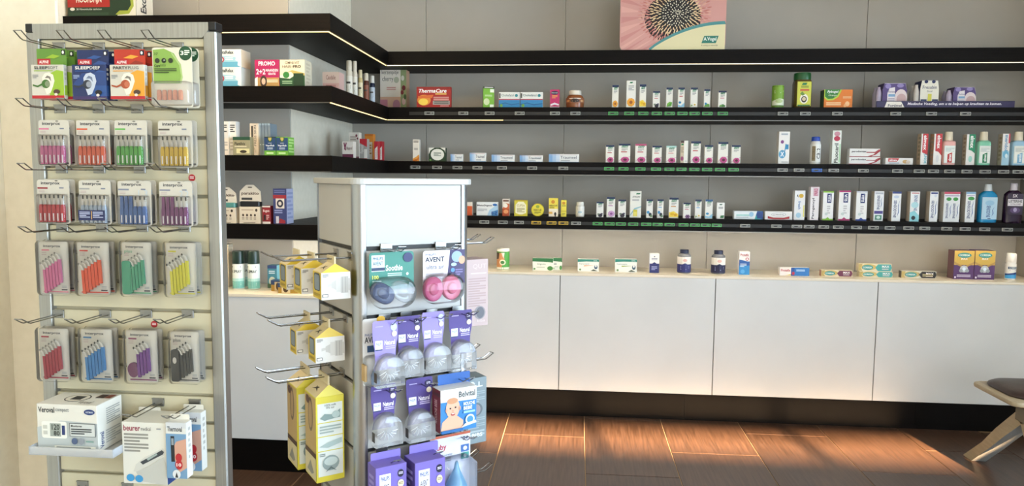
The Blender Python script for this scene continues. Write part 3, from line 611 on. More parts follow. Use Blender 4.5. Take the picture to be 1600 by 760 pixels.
rinse('green mouthwash bottle with green label', 1529.5, 1550.5, 205.7, '8fd8ba', '1f7f55', 'elmex')
upright2('pale blue toothpaste carton standing upright', 1555, 1566.5, 1578, 209, 'R3', [R_(.0, 0, 1, .45, 'a8cfe2'), R_(.8, .7, 1, 1, 'cc4a5a'), T('meridol', .3, .46, .75, .96, '4f93c4', 1, -1), E_(.5, .35, .38, .12, '6fb4d6'), E_(.6, .3, .2, .07, 'd6ecf4')], 'c9bfae')
rinse('pale blue mouthwash bottle at the right end', 1583.5, 1606, 205.7, 'a9d3ee', '7fb6da', 'meridol')
# --- lowest shelf, back bay
OFF4 = .055
carton('orange and white carton half hidden by the tower', 'box', 722, 738, 316, 'R4', 'dfd6c8', [R_(.5, 0, 1, .7, 'd0592a')], off=OFF4)
carton('white and blue digestion carton', 'box', 744.5, 778, 316, 'R4', 'e4e6e4', [Pg([(.5, 0), (.6, .4), (.85, .7), (1, .8), (1, 0)], 'a9cbe2'), Pg([(.7, 0), (.75, .3), (1, .45), (1, 0)], '4f8cbf'), T('MetaDigest', .04, .66, .72, .82, '2b3038', 1), E_(.86, .8, .11, .09, '2b66a8'), T('E-Z', .7, .08, .98, .3, '1d3f86', 1), Ln(.05, .3, .5, .5, 3, 'a9aeb2')], off=OFF4)
carton('orange and white syrup carton', 'box', 785, 796, 311, 'R4', 'e3d9cc', [R_(0, 0, 1, .42, 'b34a22'), Pg([(0, .42), (.5, .75), (1, .7), (1, .42)], 'c96236'), E_(.45, .6, .3, .12, 'efe6da'), E_(.5, .25, .35, .12, 'e0935e'), R_(.1, .84, .9, .93, '6b4434')], off=OFF4)
carton('square yellow pastille carton', 'box', 803.5, 824, 313, 'R4', 'd6c63c', [Pg([(.1, .2), (.1, .7), (.3, .9), (.7, .9), (.9, .7), (.9, .2), (.6, .1), (.4, .1)], 'efe9c6'), T('CUPSA', .2, .6, .8, .74, 'a08a20', 0), Ln(.2, .22, .8, .5, 4, '9a8f50'), R_(0, .94, 1, 1, 'c2a822')], off=OFF4)
X, Y, Z, W_, H_ = place(830, 850, 317.6, 'R4', OFF4+.01)
t = thing('pastille_tin', 'round yellow pastille tin standing on edge on the lowest shelf', 'tin', (X, Y+.01, Z+W_/2-.001))
MB().puff(ell(0, 0, W_/2, W_/2, 28), [(1, .012), (1, -.008), (.95, -.01)], mat('d3c22c', .35), True, back=True).build('tin_body', t, smooth=True)
p = MB(); pr(p, flat(-W_/2, -W_/2, W_, W_, -.0105), [E_(.5, .5, .44, .44, 'e3d342'), T('RESCUE', .2, .42, .8, .58, '3d3a18', 1), E_(.5, .76, .14, .12, '8aa03a'), Ln(.25, .2, .75, .36, 3, '6f6a2a')]); p.build('printed_design', t)
PROD.append(('R4', 840, 'round yellow pastille tin'))
carton('tall yellow and white remedy carton with silhouette', 'box', 857.5, 872, 310, 'R4', 'ecd850', [R_(0, 0, 1, .42, 'efe3cc'), E_(.7, .14, .12, .1, '2f2a22'), R_(.64, 0, .76, .1, '2f2a22'), T('RESCUE', .08, .56, .92, .64, '4a3c10', 1), E_(.45, .8, .2, .1, 'd08a2a'), Ln(.1, .44, .6, .52, 2, '8f7c2c'), R_(.0, .14, .4, .26, 'e0ac4c')], off=OFF4)
carton('slim yellow remedy carton', 'box', 876.5, 885, 313, 'R4', 'ead94e', [E_(.5, .82, .3, .08, 'c98f2a'), Ln(.15, .6, .85, .72, 2, '7f7428'), R_(0, .3, 1, .36, 'c9b531'), Ln(.2, .06, .8, .22, 3, 'a89a3a')], off=OFF4)
bottle('small white supplement bottle', 'bottle', 899.5, 913, 316, 'R4', 'e2ded2', [(0, .92), (.03, 1), (.72, 1), (.8, .8)], 'e6e2d6', [(.79, .82), (.81, .86), (.97, .84), (1, .78)], [Ln(.3, .6, .7, .85, 2, 'b3a58c'), E_(.5, .4, .14, .12, 'a9c2cc'), Ln(.3, .08, .7, .24, 2, 'a8a8a0')], (.08, .68), 'e7e4da', off=OFF4)
H4row = [(932, 943, 315.5, 'berry', NAVY, None, 'with dark berries, far left'), (948, 961, 308, 'mauve', NAVY, 'b06aa8', 'with a mauve flower'), (966, 978, 312, 'berry', NAVY, None, 'left of the big rub carton'), (1010, 1020, 311.6, 'dark', NAVY, None, 'right of the big rub carton'), (1027, 1036.6, 311.6, 'dark', NAVY, '5a9bd0', 'with a pale blue stripe'), (1045.5, 1060, 309, 'yellow', NAVY, 'd08c3a', 'with a gold flower'), (1067.6, 1079, 317, 'purple', NAVY, 'c04a70', 'with a purple flower'), (1086, 1096, 312, 'chamomile', NAVY, '5a9bd0', 'with a tiny daisy'), (1102, 1113.4, 312, 'blue', '2d5a8a', None, 'with a blue wave and blue top')]
for a, b, y, k, tp, br, s in H4row: carton('white remedy carton '+s, 'box', a, b, y, 'R4', 'e9e7e0', herb(k, tp, br, .36), d=.03, off=OFF4, grp='white remedy cartons on the lowest shelf')
carton('large white muscle rub carton with yellow square', 'box', 984.5, 1002, 299, 'R4', 'e6e5dc', [Pg([(.5, .88), (.58, .93), (.92, .93), (.84, .88)], GRN), T('ATROSAN', .2, .76, .9, .82, '3a4038', 1, 2), Ln(.2, .62, .8, .7, 2, 'a0a0a0'), Pg([(0, .1), (.4, .36), (1, .44), (1, .4), (.45, .3), (0, .04)], '8fb8c4'), R_(.3, .05, .66, .3, 'd2c33c'), R_(.34, .05, .62, .22, 'e4d86a')], d=.04, off=OFF4)
carton('short white remedy carton with green sprig, no top band', 'box', 1120, 1132, 317, 'R4', 'ecebe6', [Pg([(.3, .85), (.36, .92), (.7, .92), (.64, .85)], '5a7a6a'), Ln(.2, .6, .8, .74, 2, '8a8a8a'), Pg([(.45, .05), (.5, .2), (.95, .22), (.9, .05)], '3f7f4a')], d=.03, off=OFF4)
lying('lying white and navy gel carton', 1146.6, 1191.6, 330, 'R4', 'e6ebec', [Pg([(.72, 0), (.8, 1), (1, 1), (1, 0)], '1f5f9a'), Pg([(.72, 0), (.76, .5), (.95, .0)], '2fa0a8'), R_(.8, .1, 1, .9, '1d3f80'), R_(.08, .4, .55, .58, '9fd0cc'), E_(.6, .6, .08, .3, '9cc6e0'), Ln(.08, .14, .5, .28, 2, 'b0b8bc')], off=OFF4)
lying('lying white carton with red swoosh', 1195, 1237.5, 330.6, 'R4', 'e9e6e3', [Pg([(.1, .42), (.3, .24), (.7, .24), (.9, .42), (.9, .12), (.7, .04), (.3, .04), (.1, .12)], 'b01f2c'), E_(.5, .62, .27, .25, 'a8a8ae'), E_(.5, .62, .25, .22, 'efecea'), T('CORSODYL', .3, .52, .7, .7, '4a4a55', 0)], off=OFF4)
carton('white fresh breath carton with gold shield', 'box', 1241.5, 1258, 298, 'R4', 'e9e9ea', [E_(.62, .82, .22, .07, 'd9b23a'), T('fresh', .35, .36, .62, .64, '6f8fc0', 1, -1), E_(.42, .16, .24, .09, 'a5c9dc'), R_(.85, .1, .95, .5, 'e5dc6a'), Pg([(.2, .82), (.3, .88), (.36, .76)], '555555')], d=.045, off=OFF4)
carton('tallest white and pink toothpaste carton', 'box', 1266.5, 1280, 292, 'R4', 'eae5e6', [T('Parogencyl', .2, .04, .55, .66, '2c2c38', 1, 1), R_(.3, .72, .9, .96, 'd9b6c4'), T('PARO', .4, .74, .8, .94, 'c0506f', 1, 1), R_(0, .98, 1, 1, 'd0b0b8')], d=.045, off=OFF4)
for a, b, y, c, s in ((1286, 1302.6, 299, '8cc43c', 'lime green'), (1311, 1329, 298, 'b0286a', 'magenta'), (1338, 1355, 299, '27479a', 'blue')):
    carton('white toothpaste carton with navy panel and '+s+' foot', 'box', a, b, y, 'R4', 'ecebea', [R_(0, 0, 1, .05, c), Pg([(.3, .05), (.5, .11), (.7, .05)], c), R_(0, .95, 1, 1, c if s != 'blue' else 'c9ccd6'), R_(.38, .6, .78, .92, '22306e'), T('VITIS', .46, .64, .7, .88, 'ffffff', 1, -1), Ln(.4, .2, .7, .5, 4, 'c6c2c6'), E_(.35, .22, .14, .05, 'c9d4d0')], d=.05, off=OFF4, side='ddd6cc', grp='toothpaste cartons with navy panel')
def sens(extra=()): return [T('SENSODYNE', .2, .12, .52, .7, '2a3f78', 1, -1), Pg([(.62, .15), (.8, .3), (.72, .5), (.86, .72), (.66, .52), (.72, .32)], '2f5fa5')]+list(extra)
carton('white sensitive toothpaste carton with purple band and green square', 'box', 1366, 1381, 299, 'R4', 'e9ebee', [R_(.1, .9, .9, .96, 'b7bcc6'), T('SENSODYNE', .3, .38, .58, .86, '2a3f78', 1, -1), R_(.05, .24, .95, .34, '4a3f8a'), R_(.15, .04, .85, .2, '4f8a78'), E_(.5, .12, .2, .05, 'cfe4dc'), Pg([(.65, .42), (.8, .55), (.72, .68), (.84, .84), (.68, .68), (.74, .55)], '2f5fa5')], d=.05, off=OFF4, side='cfc4b4')
for i, (x0, xm, x1, s, ex) in enumerate(((1386.5, 1394, 1408, 'sensitive toothpaste carton with navy top strip', [R_(0, .93, 1, 1, '3a4a86'), E_(.45, .82, .3, .05, 'c5d2e8')]), (1414, 1422.5, 1437, 'sensitive toothpaste carton with aqua foot and black drop', None), (1442.5, 1453, 1466, 'sensitive toothpaste carton with pale disc near its top', [R_(.1, .92, .9, .97, '3a4a86'), E_(.65, .86, .18, .05, 'd3dae6')]))):
    fp = sens(ex) if ex else [Pg([(0, 0), (1, 0), (1, .2), (.5, .36), (0, .3)], '8fd0da'), E_(.4, .12, .22, .07, '1e2226'), T('SENSODYNE', .4, .36, .75, .88, '6a86b0', 1, -1), E_(.5, .55, .4, .1, 'b4dde4'), R_(.1, .93, .9, .96, 'd08a8a')]
    carton('front '+s, 'box', xm, x1, 299.5, 'R4', 'eaecee', fp, d=.045, off=OFF4, side='cdbfae', grp='paired sensitive toothpaste cartons')
    carton('rear '+s, 'box', xm-1, x1-1, 299.5, 'R4', 'e4e0da', [], d=.045, off=OFF4+.048, side='cdbfae', grp='paired sensitive toothpaste cartons', tg=False)
LEAF = [E_(.55, .78, .34, .06, '3f9a4a')]
carton('wide double toothpaste carton with two green leaves and pink band', 'box', 1475, 1500, 300, 'R4', 'e9ecee', [R_(0, .93, 1, 1, 'c8506a'), E_(.3, .76, .16, .06, '3f9a4a'), E_(.72, .76, .16, .06, '3f9a4a'), T('SENSODYNE', .14, .12, .28, .62, '2a3f78', 1, -1), T('SENSODYNE', .58, .12, .72, .62, '2a3f78', 1, -1), Pg([(.36, .15), (.46, .3), (.42, .45), (.48, .6), (.38, .45), (.42, .3)], '2f5fa5'), Pg([(.8, .15), (.9, .3), (.86, .45), (.92, .6), (.82, .45), (.86, .3)], '2f5fa5'), R_(.05, .85, .95, .89, 'b9aecb')], d=.05, off=OFF4, side='cdc6bc')
carton('single toothpaste carton with one green leaf beside blue mouthwash', 'box', 1509, 1524, 300, 'R4', 'e9ecee', sens(LEAF+[R_(0, .93, 1, 1, '8fb6d8'), R_(.1, .86, .9, .89, 'b9aecb')]), d=.05, off=OFF4, side='cdc6bc')
def wash(s, x0, x1, y, c, capm, capr, lbl, lab, labc): return bottle(s, 'bottle', x0, x1, y, 'R4', c, [(0, .88), (.03, 1), (.62, 1), (.72, .94), (.79, .6), (.82, .42)], capm, capr, lbl, lab, labc, off=OFF4, ratio=.5, power=3, flatp=True, rough=.12)
wash('bright blue mouthwash bottle with clear white cap', 1533, 1562, 288, '1f8fc4', 'd9dde0', [(.8, .42), (.82, .44), (.99, .36), (1, .3)], [E_(.5, .74, .3, .12, '9cc8e4'), T('SENSODYNE', .3, .1, .56, .62, '2a4f98', 1, -1), Pg([(.66, .14), (.78, .28), (.72, .42), (.82, .58), (.68, .42), (.72, .28)], '2f5fa5'), R_(.4, .02, .6, .06, '2a3f78')], (.08, .66), 'b9d9ec')
wash('dark purple mouthwash bottle at the right end', 1573, 1602, 286.6, '2c1a30', 'cfc6cc', [(.8, .4), (.82, .42), (.99, .38), (1, .32)], [R_(0, .42, 1, .74, 'e2dde2'), T('LISTERINE', .06, .58, .94, .7, '20202c', 1), T('TOTAL CARE', .15, .46, .85, .54, '4a3a5c', 0), T('5X', .3, .82, .62, .96, 'e8e2ea', 1), E_(.5, .22, .34, .14, '5a4470'), E_(.5, .24, .12, .1, 'a99bc0')], (.2, .74), '2e1c38')
# --- worktop, back bay
OC = .10
bottle('green tub with orange picture and white lid', 'tub', 775.5, 795, 389, 'RC', '3f8a34', [(0, .94), (.02, 1), (.86, 1)], 'e6e2d6', [(.86, 1.02), (.88, 1.04), (.98, 1.02), (1, .96)], [R_(.0, 0, 1, .12, 'e6e2d2'), Pg([(.1, .12), (.1, .9), (.55, .95), (.6, .6), (.45, .12)], 'c98a56'), Pg([(.1, .55), (.1, .95), (.34, .95), (.3, .6)], '4a3322'), E_(.5, .4, .16, .16, 'e7dcc2'), E_(.5, .4, .1, .1, '3f7a3a'), Pg([(.44, .95), (.55, .6), (.6, .95)], 'ece6d6')], (.02, .85), '49983c', nm='tub', off=OC)
for a, b, s, o_ in ((864, 878, 'rear', .14), (832, 864, 'front', OC)):
    carton(s+' white and dark green digestive carton', 'box', a, b, 404 if s == 'front' else 403.5, 'RC', 'e6e6da', [Pg([(0, .74), (0, 1), (1, 1), (1, .66), (.5, .72)], '2c6b3f'), T('Digesta', .24, .44, .64, .6, '4a6a4a', 0) if s == 'front' else Ln(.1, .4, .4, .6, 2), E_(.86, .2, .14, .18, '44803e'), T('XXL', .72, .62, .94, .72, 'dfeacf', 0), E_(.1, .14, .05, .08, '5a8a4a'), Ln(.2, .2, .6, .32, 2, 'b3b8a8')], off=o_, grp='green digestive cartons')
for a, b, s in ((902.5, 935.6, 'left'), (961, 995, 'right')):
    carton(s+' one of two white and teal drop cartons', 'box', a, b, 405.5, 'RC', 'e7e7e0', [Pg([(0, .76), (0, 1), (1, 1), (1, .8), (.4, .82)], '2b7f72'), T('Thymoseptin', .06, .54, .55, .68, '5a7a76', 0), Pg([(.3, .42), (.8, .5), (.3, .5)], 'd98a4a' if s == 'left' else 'a0b04a'), E_(.86, .38, .08, .18, '3f5a70'), E_(.86, .46, .04, .1, 'e7e7e0'), Pg([(.6, .05), (.75, .2), (.95, .05)], '4f5a4a'), T('XXL', .74, .85, .94, .95, 'dff0ea', 0), E_(.12, .16, .05, .08, '6a8a5a')], off=OC, grp='white and teal drop cartons')
carton('small white and navy carton between cartons and bottles', 'box', 1015, 1030, 396.6, 'RC', 'e6e5e4', [R_(0, 0, 1, .48, '232a66'), Pg([(.25, .48), (.5, .56), (.75, .48)], '232a66'), Ln(.2, .12, .8, .34, 3, '9aa0c8'), E_(.5, .84, .06, .03, '444444'), Ln(.2, .64, .8, .76, 2, '8a8a9a')], off=OC)
for a, b, y, s in ((1060, 1081, 391, 'left of the cabinet joint'), (1113.6, 1135.4, 392.4, 'right of the cabinet joint')):
    bottle('navy capped supplement bottle, '+s, 'bottle', a, b, y, 'RC', clear('smoked_glass_'+s[:4], (.28, .3, .42), base=.2), [(0, .92), (.03, 1), (.7, 1), (.78, .92), (.84, .66)], '1d2440', [(.83, .62), (.84, .66), (.98, .66), (1, .6)], [R_(0, .52, 1, 1, 'e4e0da'), E_(.5, .78, .1, .1, 'd6a9a0'), R_(0, 0, 1, .52, '252b6a' if s[0] == 'l' else '1c1e44'), Pg([(.38, .52), (.5, .6), (.62, .52)], '252b6a' if s[0] == 'l' else '1c1e44'), Ln(.3, .12, .7, .4, 3, '9aa0c8')], (.05, .7), 'e4e0da', off=OC)
carton('upright white and blue denture carton', 'box', 1155, 1171.5, 393.6, 'RC', 'e8e6e6', [R_(0, 0, 1, .56, '2f86c4'), R_(0, .4, 1, .58, '24569c'), Pg([(0, .58), (0, .66), (1, .56), (1, .5)], '24569c'), T('Protefix', .1, .8, .9, .92, 'a8283c', 1), E_(.75, .68, .16, .07, 'b0304a'), E_(.75, .68, .1, .04, 'efe6e6'), Ln(.1, .32, .7, .48, 3, 'cfe0f0'), E_(.35, .14, .2, .09, '5aa6d8')], off=OC)
lying('lying white and blue denture cream carton', 1218, 1264, 418.6, 'RC', 'e9e4e0', [R_(.45, 0, 1, 1, '2a72b8'), R_(.38, 0, .5, 1, '1f4f96'), T('Protefix', .04, .5, .36, .82, 'b0283c', 1), E_(.46, .3, .05, .2, 'b0304a'), Ln(.56, .5, .85, .78, 2, 'b9d4ec'), Pg([(.2, .05), (.38, .2), (.38, .05)], 'd8c04a')], off=OC)
def cor(c2, gold='c2a862'): return [E_(.3, .55, .24, .4, gold), Pg([(.0, .05), (0, .95), (.12, .95), (.06, .5), (.12, .05)], 'b09a5a'), E_(.27, .5, .17, .34, '2f8a8a'), T('COREGA', .13, .38, .4, .62, 'e8f2ee', 1), Pg([(.5, .5), (.58, .06), (.96, .06), (1, .5), (.96, .94), (.58, .94)], c2), T('MAX', .7, .5, .92, .8, 'f0ecee', 1), Ln(.7, .2, .9, .4, 2, 'd4ccd2')]
lying('lying gold and maroon denture cream carton', 1283, 1331.4, 422.5, 'RC', 'd9ceb2', cor('6a2a48'), off=OC, side='b5887a')
o, zt, _, _ = lying('lower of two stacked gold and teal denture cream cartons', 1342, 1394.4, 424.4, 'RC', 'd9ceb2', cor('3f9a98'), off=OC, grp='stacked gold and teal cartons')
lying('upper of two stacked gold and teal denture cream cartons', 1341, 1393, 412.5, 'RC', 'd9ceb2', cor('3f9a98'), zb=zt, off=OC, tg=False, grp='stacked gold and teal cartons')
lying('lying silver and black denture cream carton', 1408, 1462.5, 424, 'RC', 'cfcabb', cor('24211f', 'b0a06a')+[Ln(.6, .2, .9, .6, 2, 'c9b98a')], off=OC, side='57504a')
GOLD = [R_(0, .5, 1, 1, 'c3a24a'), Pg([(0, .5), (.5, .36), (1, .5), (1, 0), (0, 0)], '4b2a62'), Pg([(0, .62), (.5, .44), (1, .62), (1, .55), (.5, .38), (0, .55)], 'a9884a'), E_(.5, .84, .34, .09, '2f8a8a'), T('COREGA', .24, .81, .76, .88, 'e8f2ee', 1), T('MAX', .34, .68, .66, .75, 'f2eee2', 1), E_(.5, .36, .2, .12, 'b9c0c6'), E_(.36, .3, .1, .06, '8f98a2'), E_(.66, .3, .1, .06, '8f98a2'), E_(.5, .36, .08, .06, 'd8e6f4'), Ln(.16, .06, .84, .16, 2, 'cfc6da'), R_(.04, .04, .12, .1, 'e0d8e8')]
for a, b, s in ((1491, 1522.5, 'left'), (1523.5, 1555, 'right')): carton(s+' one of two tall gold and purple denture cartons', 'box', a, b, 392, 'RC', '4b2a62', GOLD, d=.075, off=OC, side='6a4a52', grp='gold and purple denture cartons')
bottle('small white bottle with blue foot at the right end', 'bottle', 1576, 1592, 396.8, 'RC', 'e8e6e2', [(0, .92), (.03, 1), (.6, 1), (.66, .94)], 'eae7e2', [(.64, .9), (.66, .96), (.96, .94), (1, .84)], [R_(0, 0, 1, .34, '3fa0dc'), Pg([(0, .3), (1, .5), (1, .34), (0, .2)], '1f3f80'), R_(.2, .66, .8, .82, '24406e'), T('COREGA', .26, .69, .74, .79, 'e8f2ee', 0), Ln(.3, .5, .7, .6, 2, '8a94a8')], (.06, .6), 'e8e6e2', off=OC)
# --- left bay
META = [Pg([(0, 0), (1, 0), (1, .55), (0, .65)], '9cc6d6'), Pg([(0, 0), (1, 0), (1, .3), (0, .3)], '5fa3bf'), Pg([(.74, .98), (.7, .7), (.78, .5), (.74, .4), (.86, .3), (.84, .1), (1, 0), (1, 1)], 'cfdde0'), T('MetaRelax', .04, .74, .68, .92, '2c3338', 1), E_(.18, .42, .11, .16, 'b03a4a'), E_(.18, .42, .06, .08, 'efe6e4'), Ln(.34, .36, .66, .54, 2, 'e6eef0')]
o, zt, _, _ = carton('lower of two stacked pale blue relaxation cartons', 'box', 340, 377, 105, 'L2', 'd7dedd', META, d=.10, off=.03, grp='stacked pale blue cartons', side='c9d0cc')
carton('upper of two stacked pale blue relaxation cartons', 'box', 340, 377, 77, 'L2', 'd7dedd', META, d=.10, off=.03, zb=zt, grp='stacked pale blue cartons', side='d9c8ae')
carton('pink promotional hair care carton', 'box', 398, 436, 93.4, 'L2', 'a81a56', [T('PROMO', .16, .78, .84, .94, 'f4e8ee', 1), T('2+2', .06, .46, .44, .66, 'f4e8ee', 1), T('MAANDEN', .46, .56, .96, .66, 'f4e8ee', 1), T('GRATIS', .55, .44, .86, .52, 'f4e8ee', 1), R_(.0, 0, 1, .34, 'b08a52'), E_(.36, .2, .14, .22, '3a2a22'), E_(.36, .2, .08, .12, 'd6b096'), Pg([(.0, .3), (.12, .38), (.12, .0), (0, 0)], 'e2d8dc'), Ln(.5, .14, .95, .26, 2, 'eadcc0')], d=.07)
OMNI = [R_(0, 0, 1, .42, '1f4a2a'), Pg([(0, .42), (.5, .62), (1, .5), (1, .42)], 'b9a45a'), Pg([(0, .42), (.45, .56), (.6, .42), (.4, .3), (0, .34)], 'e4dfc9'), E_(.26, .44, .13, .12, '2f7a36'), R_(.55, .04, .95, .5, '17361f'), T('OMNI-VIT', .22, .84, .8, .94, '6a5a4a', 0), T('HAIR', .12, .7, .46, .8, '7a6a5a', 0), T('PRO', .54, .7, .86, .8, '33261c', 1), Ln(.1, .08, .5, .22, 2, '8fb08a')]
carton('front cream and green hair vitamin carton', 'box', 437, 476, 93.4, 'L2', 'ded3b8', OMNI, d=.09, grp='hair vitamin cartons', rp=[Ln(.2, .1, .8, .9, 6, 'c9bda2')], side='d9cfb6')
carton('rear cream hair vitamin carton', 'box', 437.5, 476.5, 93.4, 'L2', 'ded3b8', [], d=.09, off=.128, grp='hair vitamin cartons', tg=False, side='e0c9a4', rp=[Ln(.2, .1, .8, .9, 6, 'c9bda2')])
carton('slim white and black lozenge carton, left', 'box', 340, 357, 189.7, 'L3', 'dcd8d2', [Ln(.15, .66, .85, .9, 4, '444444'), R_(0, .0, 1, .5, 'e6d9c9'), R_(0, .4, .3, .6, '2f6a5a'), Ln(.1, .1, .9, .4, 4, 'b5aea4')], d=.045)
carton('slim white and black lozenge carton, right', 'box', 358, 368.5, 189.7, 'L3', 'dedad4', [Ln(.15, .66, .85, .9, 4, '444444'), Ln(.1, .1, .9, .5, 4, 'b5aea4')], d=.045, off=.05)
carton('olive plant extract carton with dark green band', 'box', 364, 391, 214, 'L3', '9a9272', [R_(0, .82, 1, 1, '234a33'), T('Plantilvix', .1, .54, .72, .72, '3a3526', 1), R_(.2, .1, .95, .36, 'd9cf9c'), E_(.6, .2, .2, .08, '3a2f20'), Ln(.1, .42, .8, .5, 1, 'ddd4b4')], d=.05, off=.02)
carton('cream skin care carton with vertical lettering', 'box', 390.5, 403.5, 193, 'L3', 'd9c9b4', [R_(.15, .5, .4, .92, '4a443c'), T('PRESS SKIN', .5, .3, .75, .94, '3a352f', 0, 1), E_(.4, .2, .2, .06, 'bba890'), E_(.6, .14, .14, .05, 'cbb9a2')], d=.09, off=.06)
for i in range(4): carton(f'slim grey blue card carton, number {i+1} from the cream carton'.replace('number 1', 'nearest').replace('number 2', 'second').replace('number 3', 'third').replace('number 4', 'farthest'), 'box', 404.5+4.6*i, 408.6+4.6*i, 193, 'L3', '7f8b93', [Ln(.2, .3, .8, .36, 1, 'b9c3c9'), R_(.0, .94, 1, 1, '9fb0ba')], d=.08, off=.075, grp='slim grey blue cartons', tg=False)
VAPO = [R_(0, 0, 1, .26, '6aa63a'), R_(0, .26, 1, .95, '1e3f6a'), Pg([(.3, .98), (.7, .98), (.7, .82), (.5, .7), (.3, .82)], '23551f'), Pg([(.36, .96), (.64, .96), (.62, .84), (.5, .76), (.38, .84)], 'b9a45a'), T('VapoRub', .12, .46, .88, .58, 'eef0f2', 1), Ln(.25, .3, .75, .42, 2, 'b9c8d8'), T('VICKS', .34, .62, .66, .69, 'd0dae6', 0), Ln(.2, .06, .8, .16, 2, 'd8ecc0')]
carton('left blue and green vapour rub carton', 'box', 413, 431, 214, 'L3', '1b2c2a', VAPO, d=.06, off=.015, side='6aa63a', grp='vapour rub cartons')
carton('right blue and green vapour rub carton', 'box', 432, 450, 214, 'L3', '6aa63a', VAPO, d=.075, off=.015, side='72b03c', grp='vapour rub cartons', rp=[Ln(.1, .1, .9, .9, 5, 'b8dc8a')])
def bandpack(s, x0, x1, y, bandc, prints):
    X, Y, Z, W_, H_ = place(x0, x1, y, 'L4', .03); t = thing('wristband_pack', s+' in the left bay', 'wristband pack', (X, Y+.03, Z))
    top = [(-W_*.5, H_*.56), (W_*.5, H_*.56), (W_*.47, H_*.82), (W_*.3, H_*.92), (W_*.16, H_*.99), (-W_*.16, H_*.99), (-W_*.3, H_*.92), (-W_*.47, H_*.82)]
    MB().prism(top, -.012, -.009, mat('d8cfbf', .5)).build('header_card', t)
    MB().box(-W_*.44, -.022, H_*.43, W_*.44, .016, H_*.57, mat(bandc, .4), .004).build('wristband', t)
    MB().prism([(-W_*.47, .0), (W_*.5, 0), (W_*.47, H_*.43), (-W_*.45, H_*.43)], -.024, .02, mat('dccfba', .5)).build('carton', t)
    p = MB(); pr(p, flat(-W_*.47, H_*.56, W_*.94, H_*.42, -.012), [T('parakito', .08, .36, .92, .6, '4a3226', 1), R_(.08, .1, .6, .24, '3a3a3a'), R_(.4, .84, .6, .9, '5a5248')]); p.build('header_print', t); p = MB(); pr(p, flat(-W_*.45, 0, W_*.9, H_*.43, -.024), [E_(.85, .8, .06, .09, '3a2f28'), Ln(.1, .74, .7, .84, 1, 'b09a86')]+[E_(.18+.2*i, .5, .05, .08, '4a3a30') for i in range(4)]+[Ln(.12+.2*i, .2, .24+.2*i, .36, 2, '9a8a78') for i in range(4)]+[R_(.2, .04, .8, .07, '4a3a30')]); p.build('printed_design', t)
bandpack('insect repellent wristband pack with teal band', 333, 367, 292.4, '4f8a84', 0); bandpack('insect repellent wristband pack with black band', 371, 405.5, 288.4, '17171a', 1)
carton('small dark red carton beside wristband pack', 'box', 410, 422.5, 322, 'L4', '8a1a24', [R_(0, 0, 1, .12, 'd8d0c8'), R_(0, .92, 1, 1, 'd8d0c8'), T('B-gon', .12, .62, .88, .8, 'e8d8d4', 1), R_(.18, .2, .4, .5, '1a1416'), Ln(.5, .2, .85, .5, 3, 'd8a8a4')], d=.04, off=.035)
carton('tall blue plug-in repellent carton', 'box', 426.6, 447.5, 295, 'L4', '38406f', [R_(0, .72, 1, .82, '9a2832'), R_(.2, .44, .84, .72, 'd9cfc4'), E_(.52, .58, .24, .11, '2a2a3a'), E_(.52, .58, .12, .055, 'd9cfc4'), R_(.2, .02, .42, .22, 'c9c4cc'), Pg([(.4, .02), (.5, .16), (.9, .1), (.9, .02)], '9a2832'), Ln(.1, .86, .9, .95, 2, '6f78a8'), Ln(.1, .28, .7, .4, 2, '8a92c0')], d=.085, off=.035, side='a9acc6', rp=[Ln(.1, .1, .9, .9, 7, '8890b4')])
bx_, *_ = carton('tall beige book carton behind spray cans', 'box', 340, 357, 382.6, 'LC', 'cfc4ae', [Ln(.4, .1, .8, .9, 9, '6a5f50')], d=.05, off=.20)
for a, b, s, o_ in ((359.5, 377, 'left', .14), (372, 389, 'rear middle', .215), (383.5, 401, 'right', .14)):
    bottle(s+' white and aqua spray can with dark green cap', 'spray can', a, b, 393, 'LC', 'dfe6e0', [(0, .97), (.01, 1), (.66, 1)], '0f2a20', [(.66, 1.02), (.68, 1.02), (.97, 1.0), (1, .94)], [R_(0, 0, 1, .3, '7cc0b4'), R_(0, .3, 1, .42, 'b4dcd2'), T('% SPRAY', .22, .66, .78, .78, '2a3a36', 1), Ln(.25, .84, .75, .94, 1, '4a5a55'), Ln(.25, .1, .75, .24, 2, 'dff0ea')], (.02, .64), 'e2e8e2', nm='spray_can', off=o_)
carton('small blue fishing picture carton', 'box', 418, 432.5, 415, 'LC', '3f7f8f', [R_(0, .86, 1, 1, '2a3f6a'), E_(.5, .3, .36, .2, 'c9ccb8'), Ln(.15, .6, .8, .76, 2, 'd3e2e4'), Pg([(0, 0), (1, 0), (1, .14), (0, .2)], '4a6a4a')], d=.05, off=.20, side='6fb0bc')
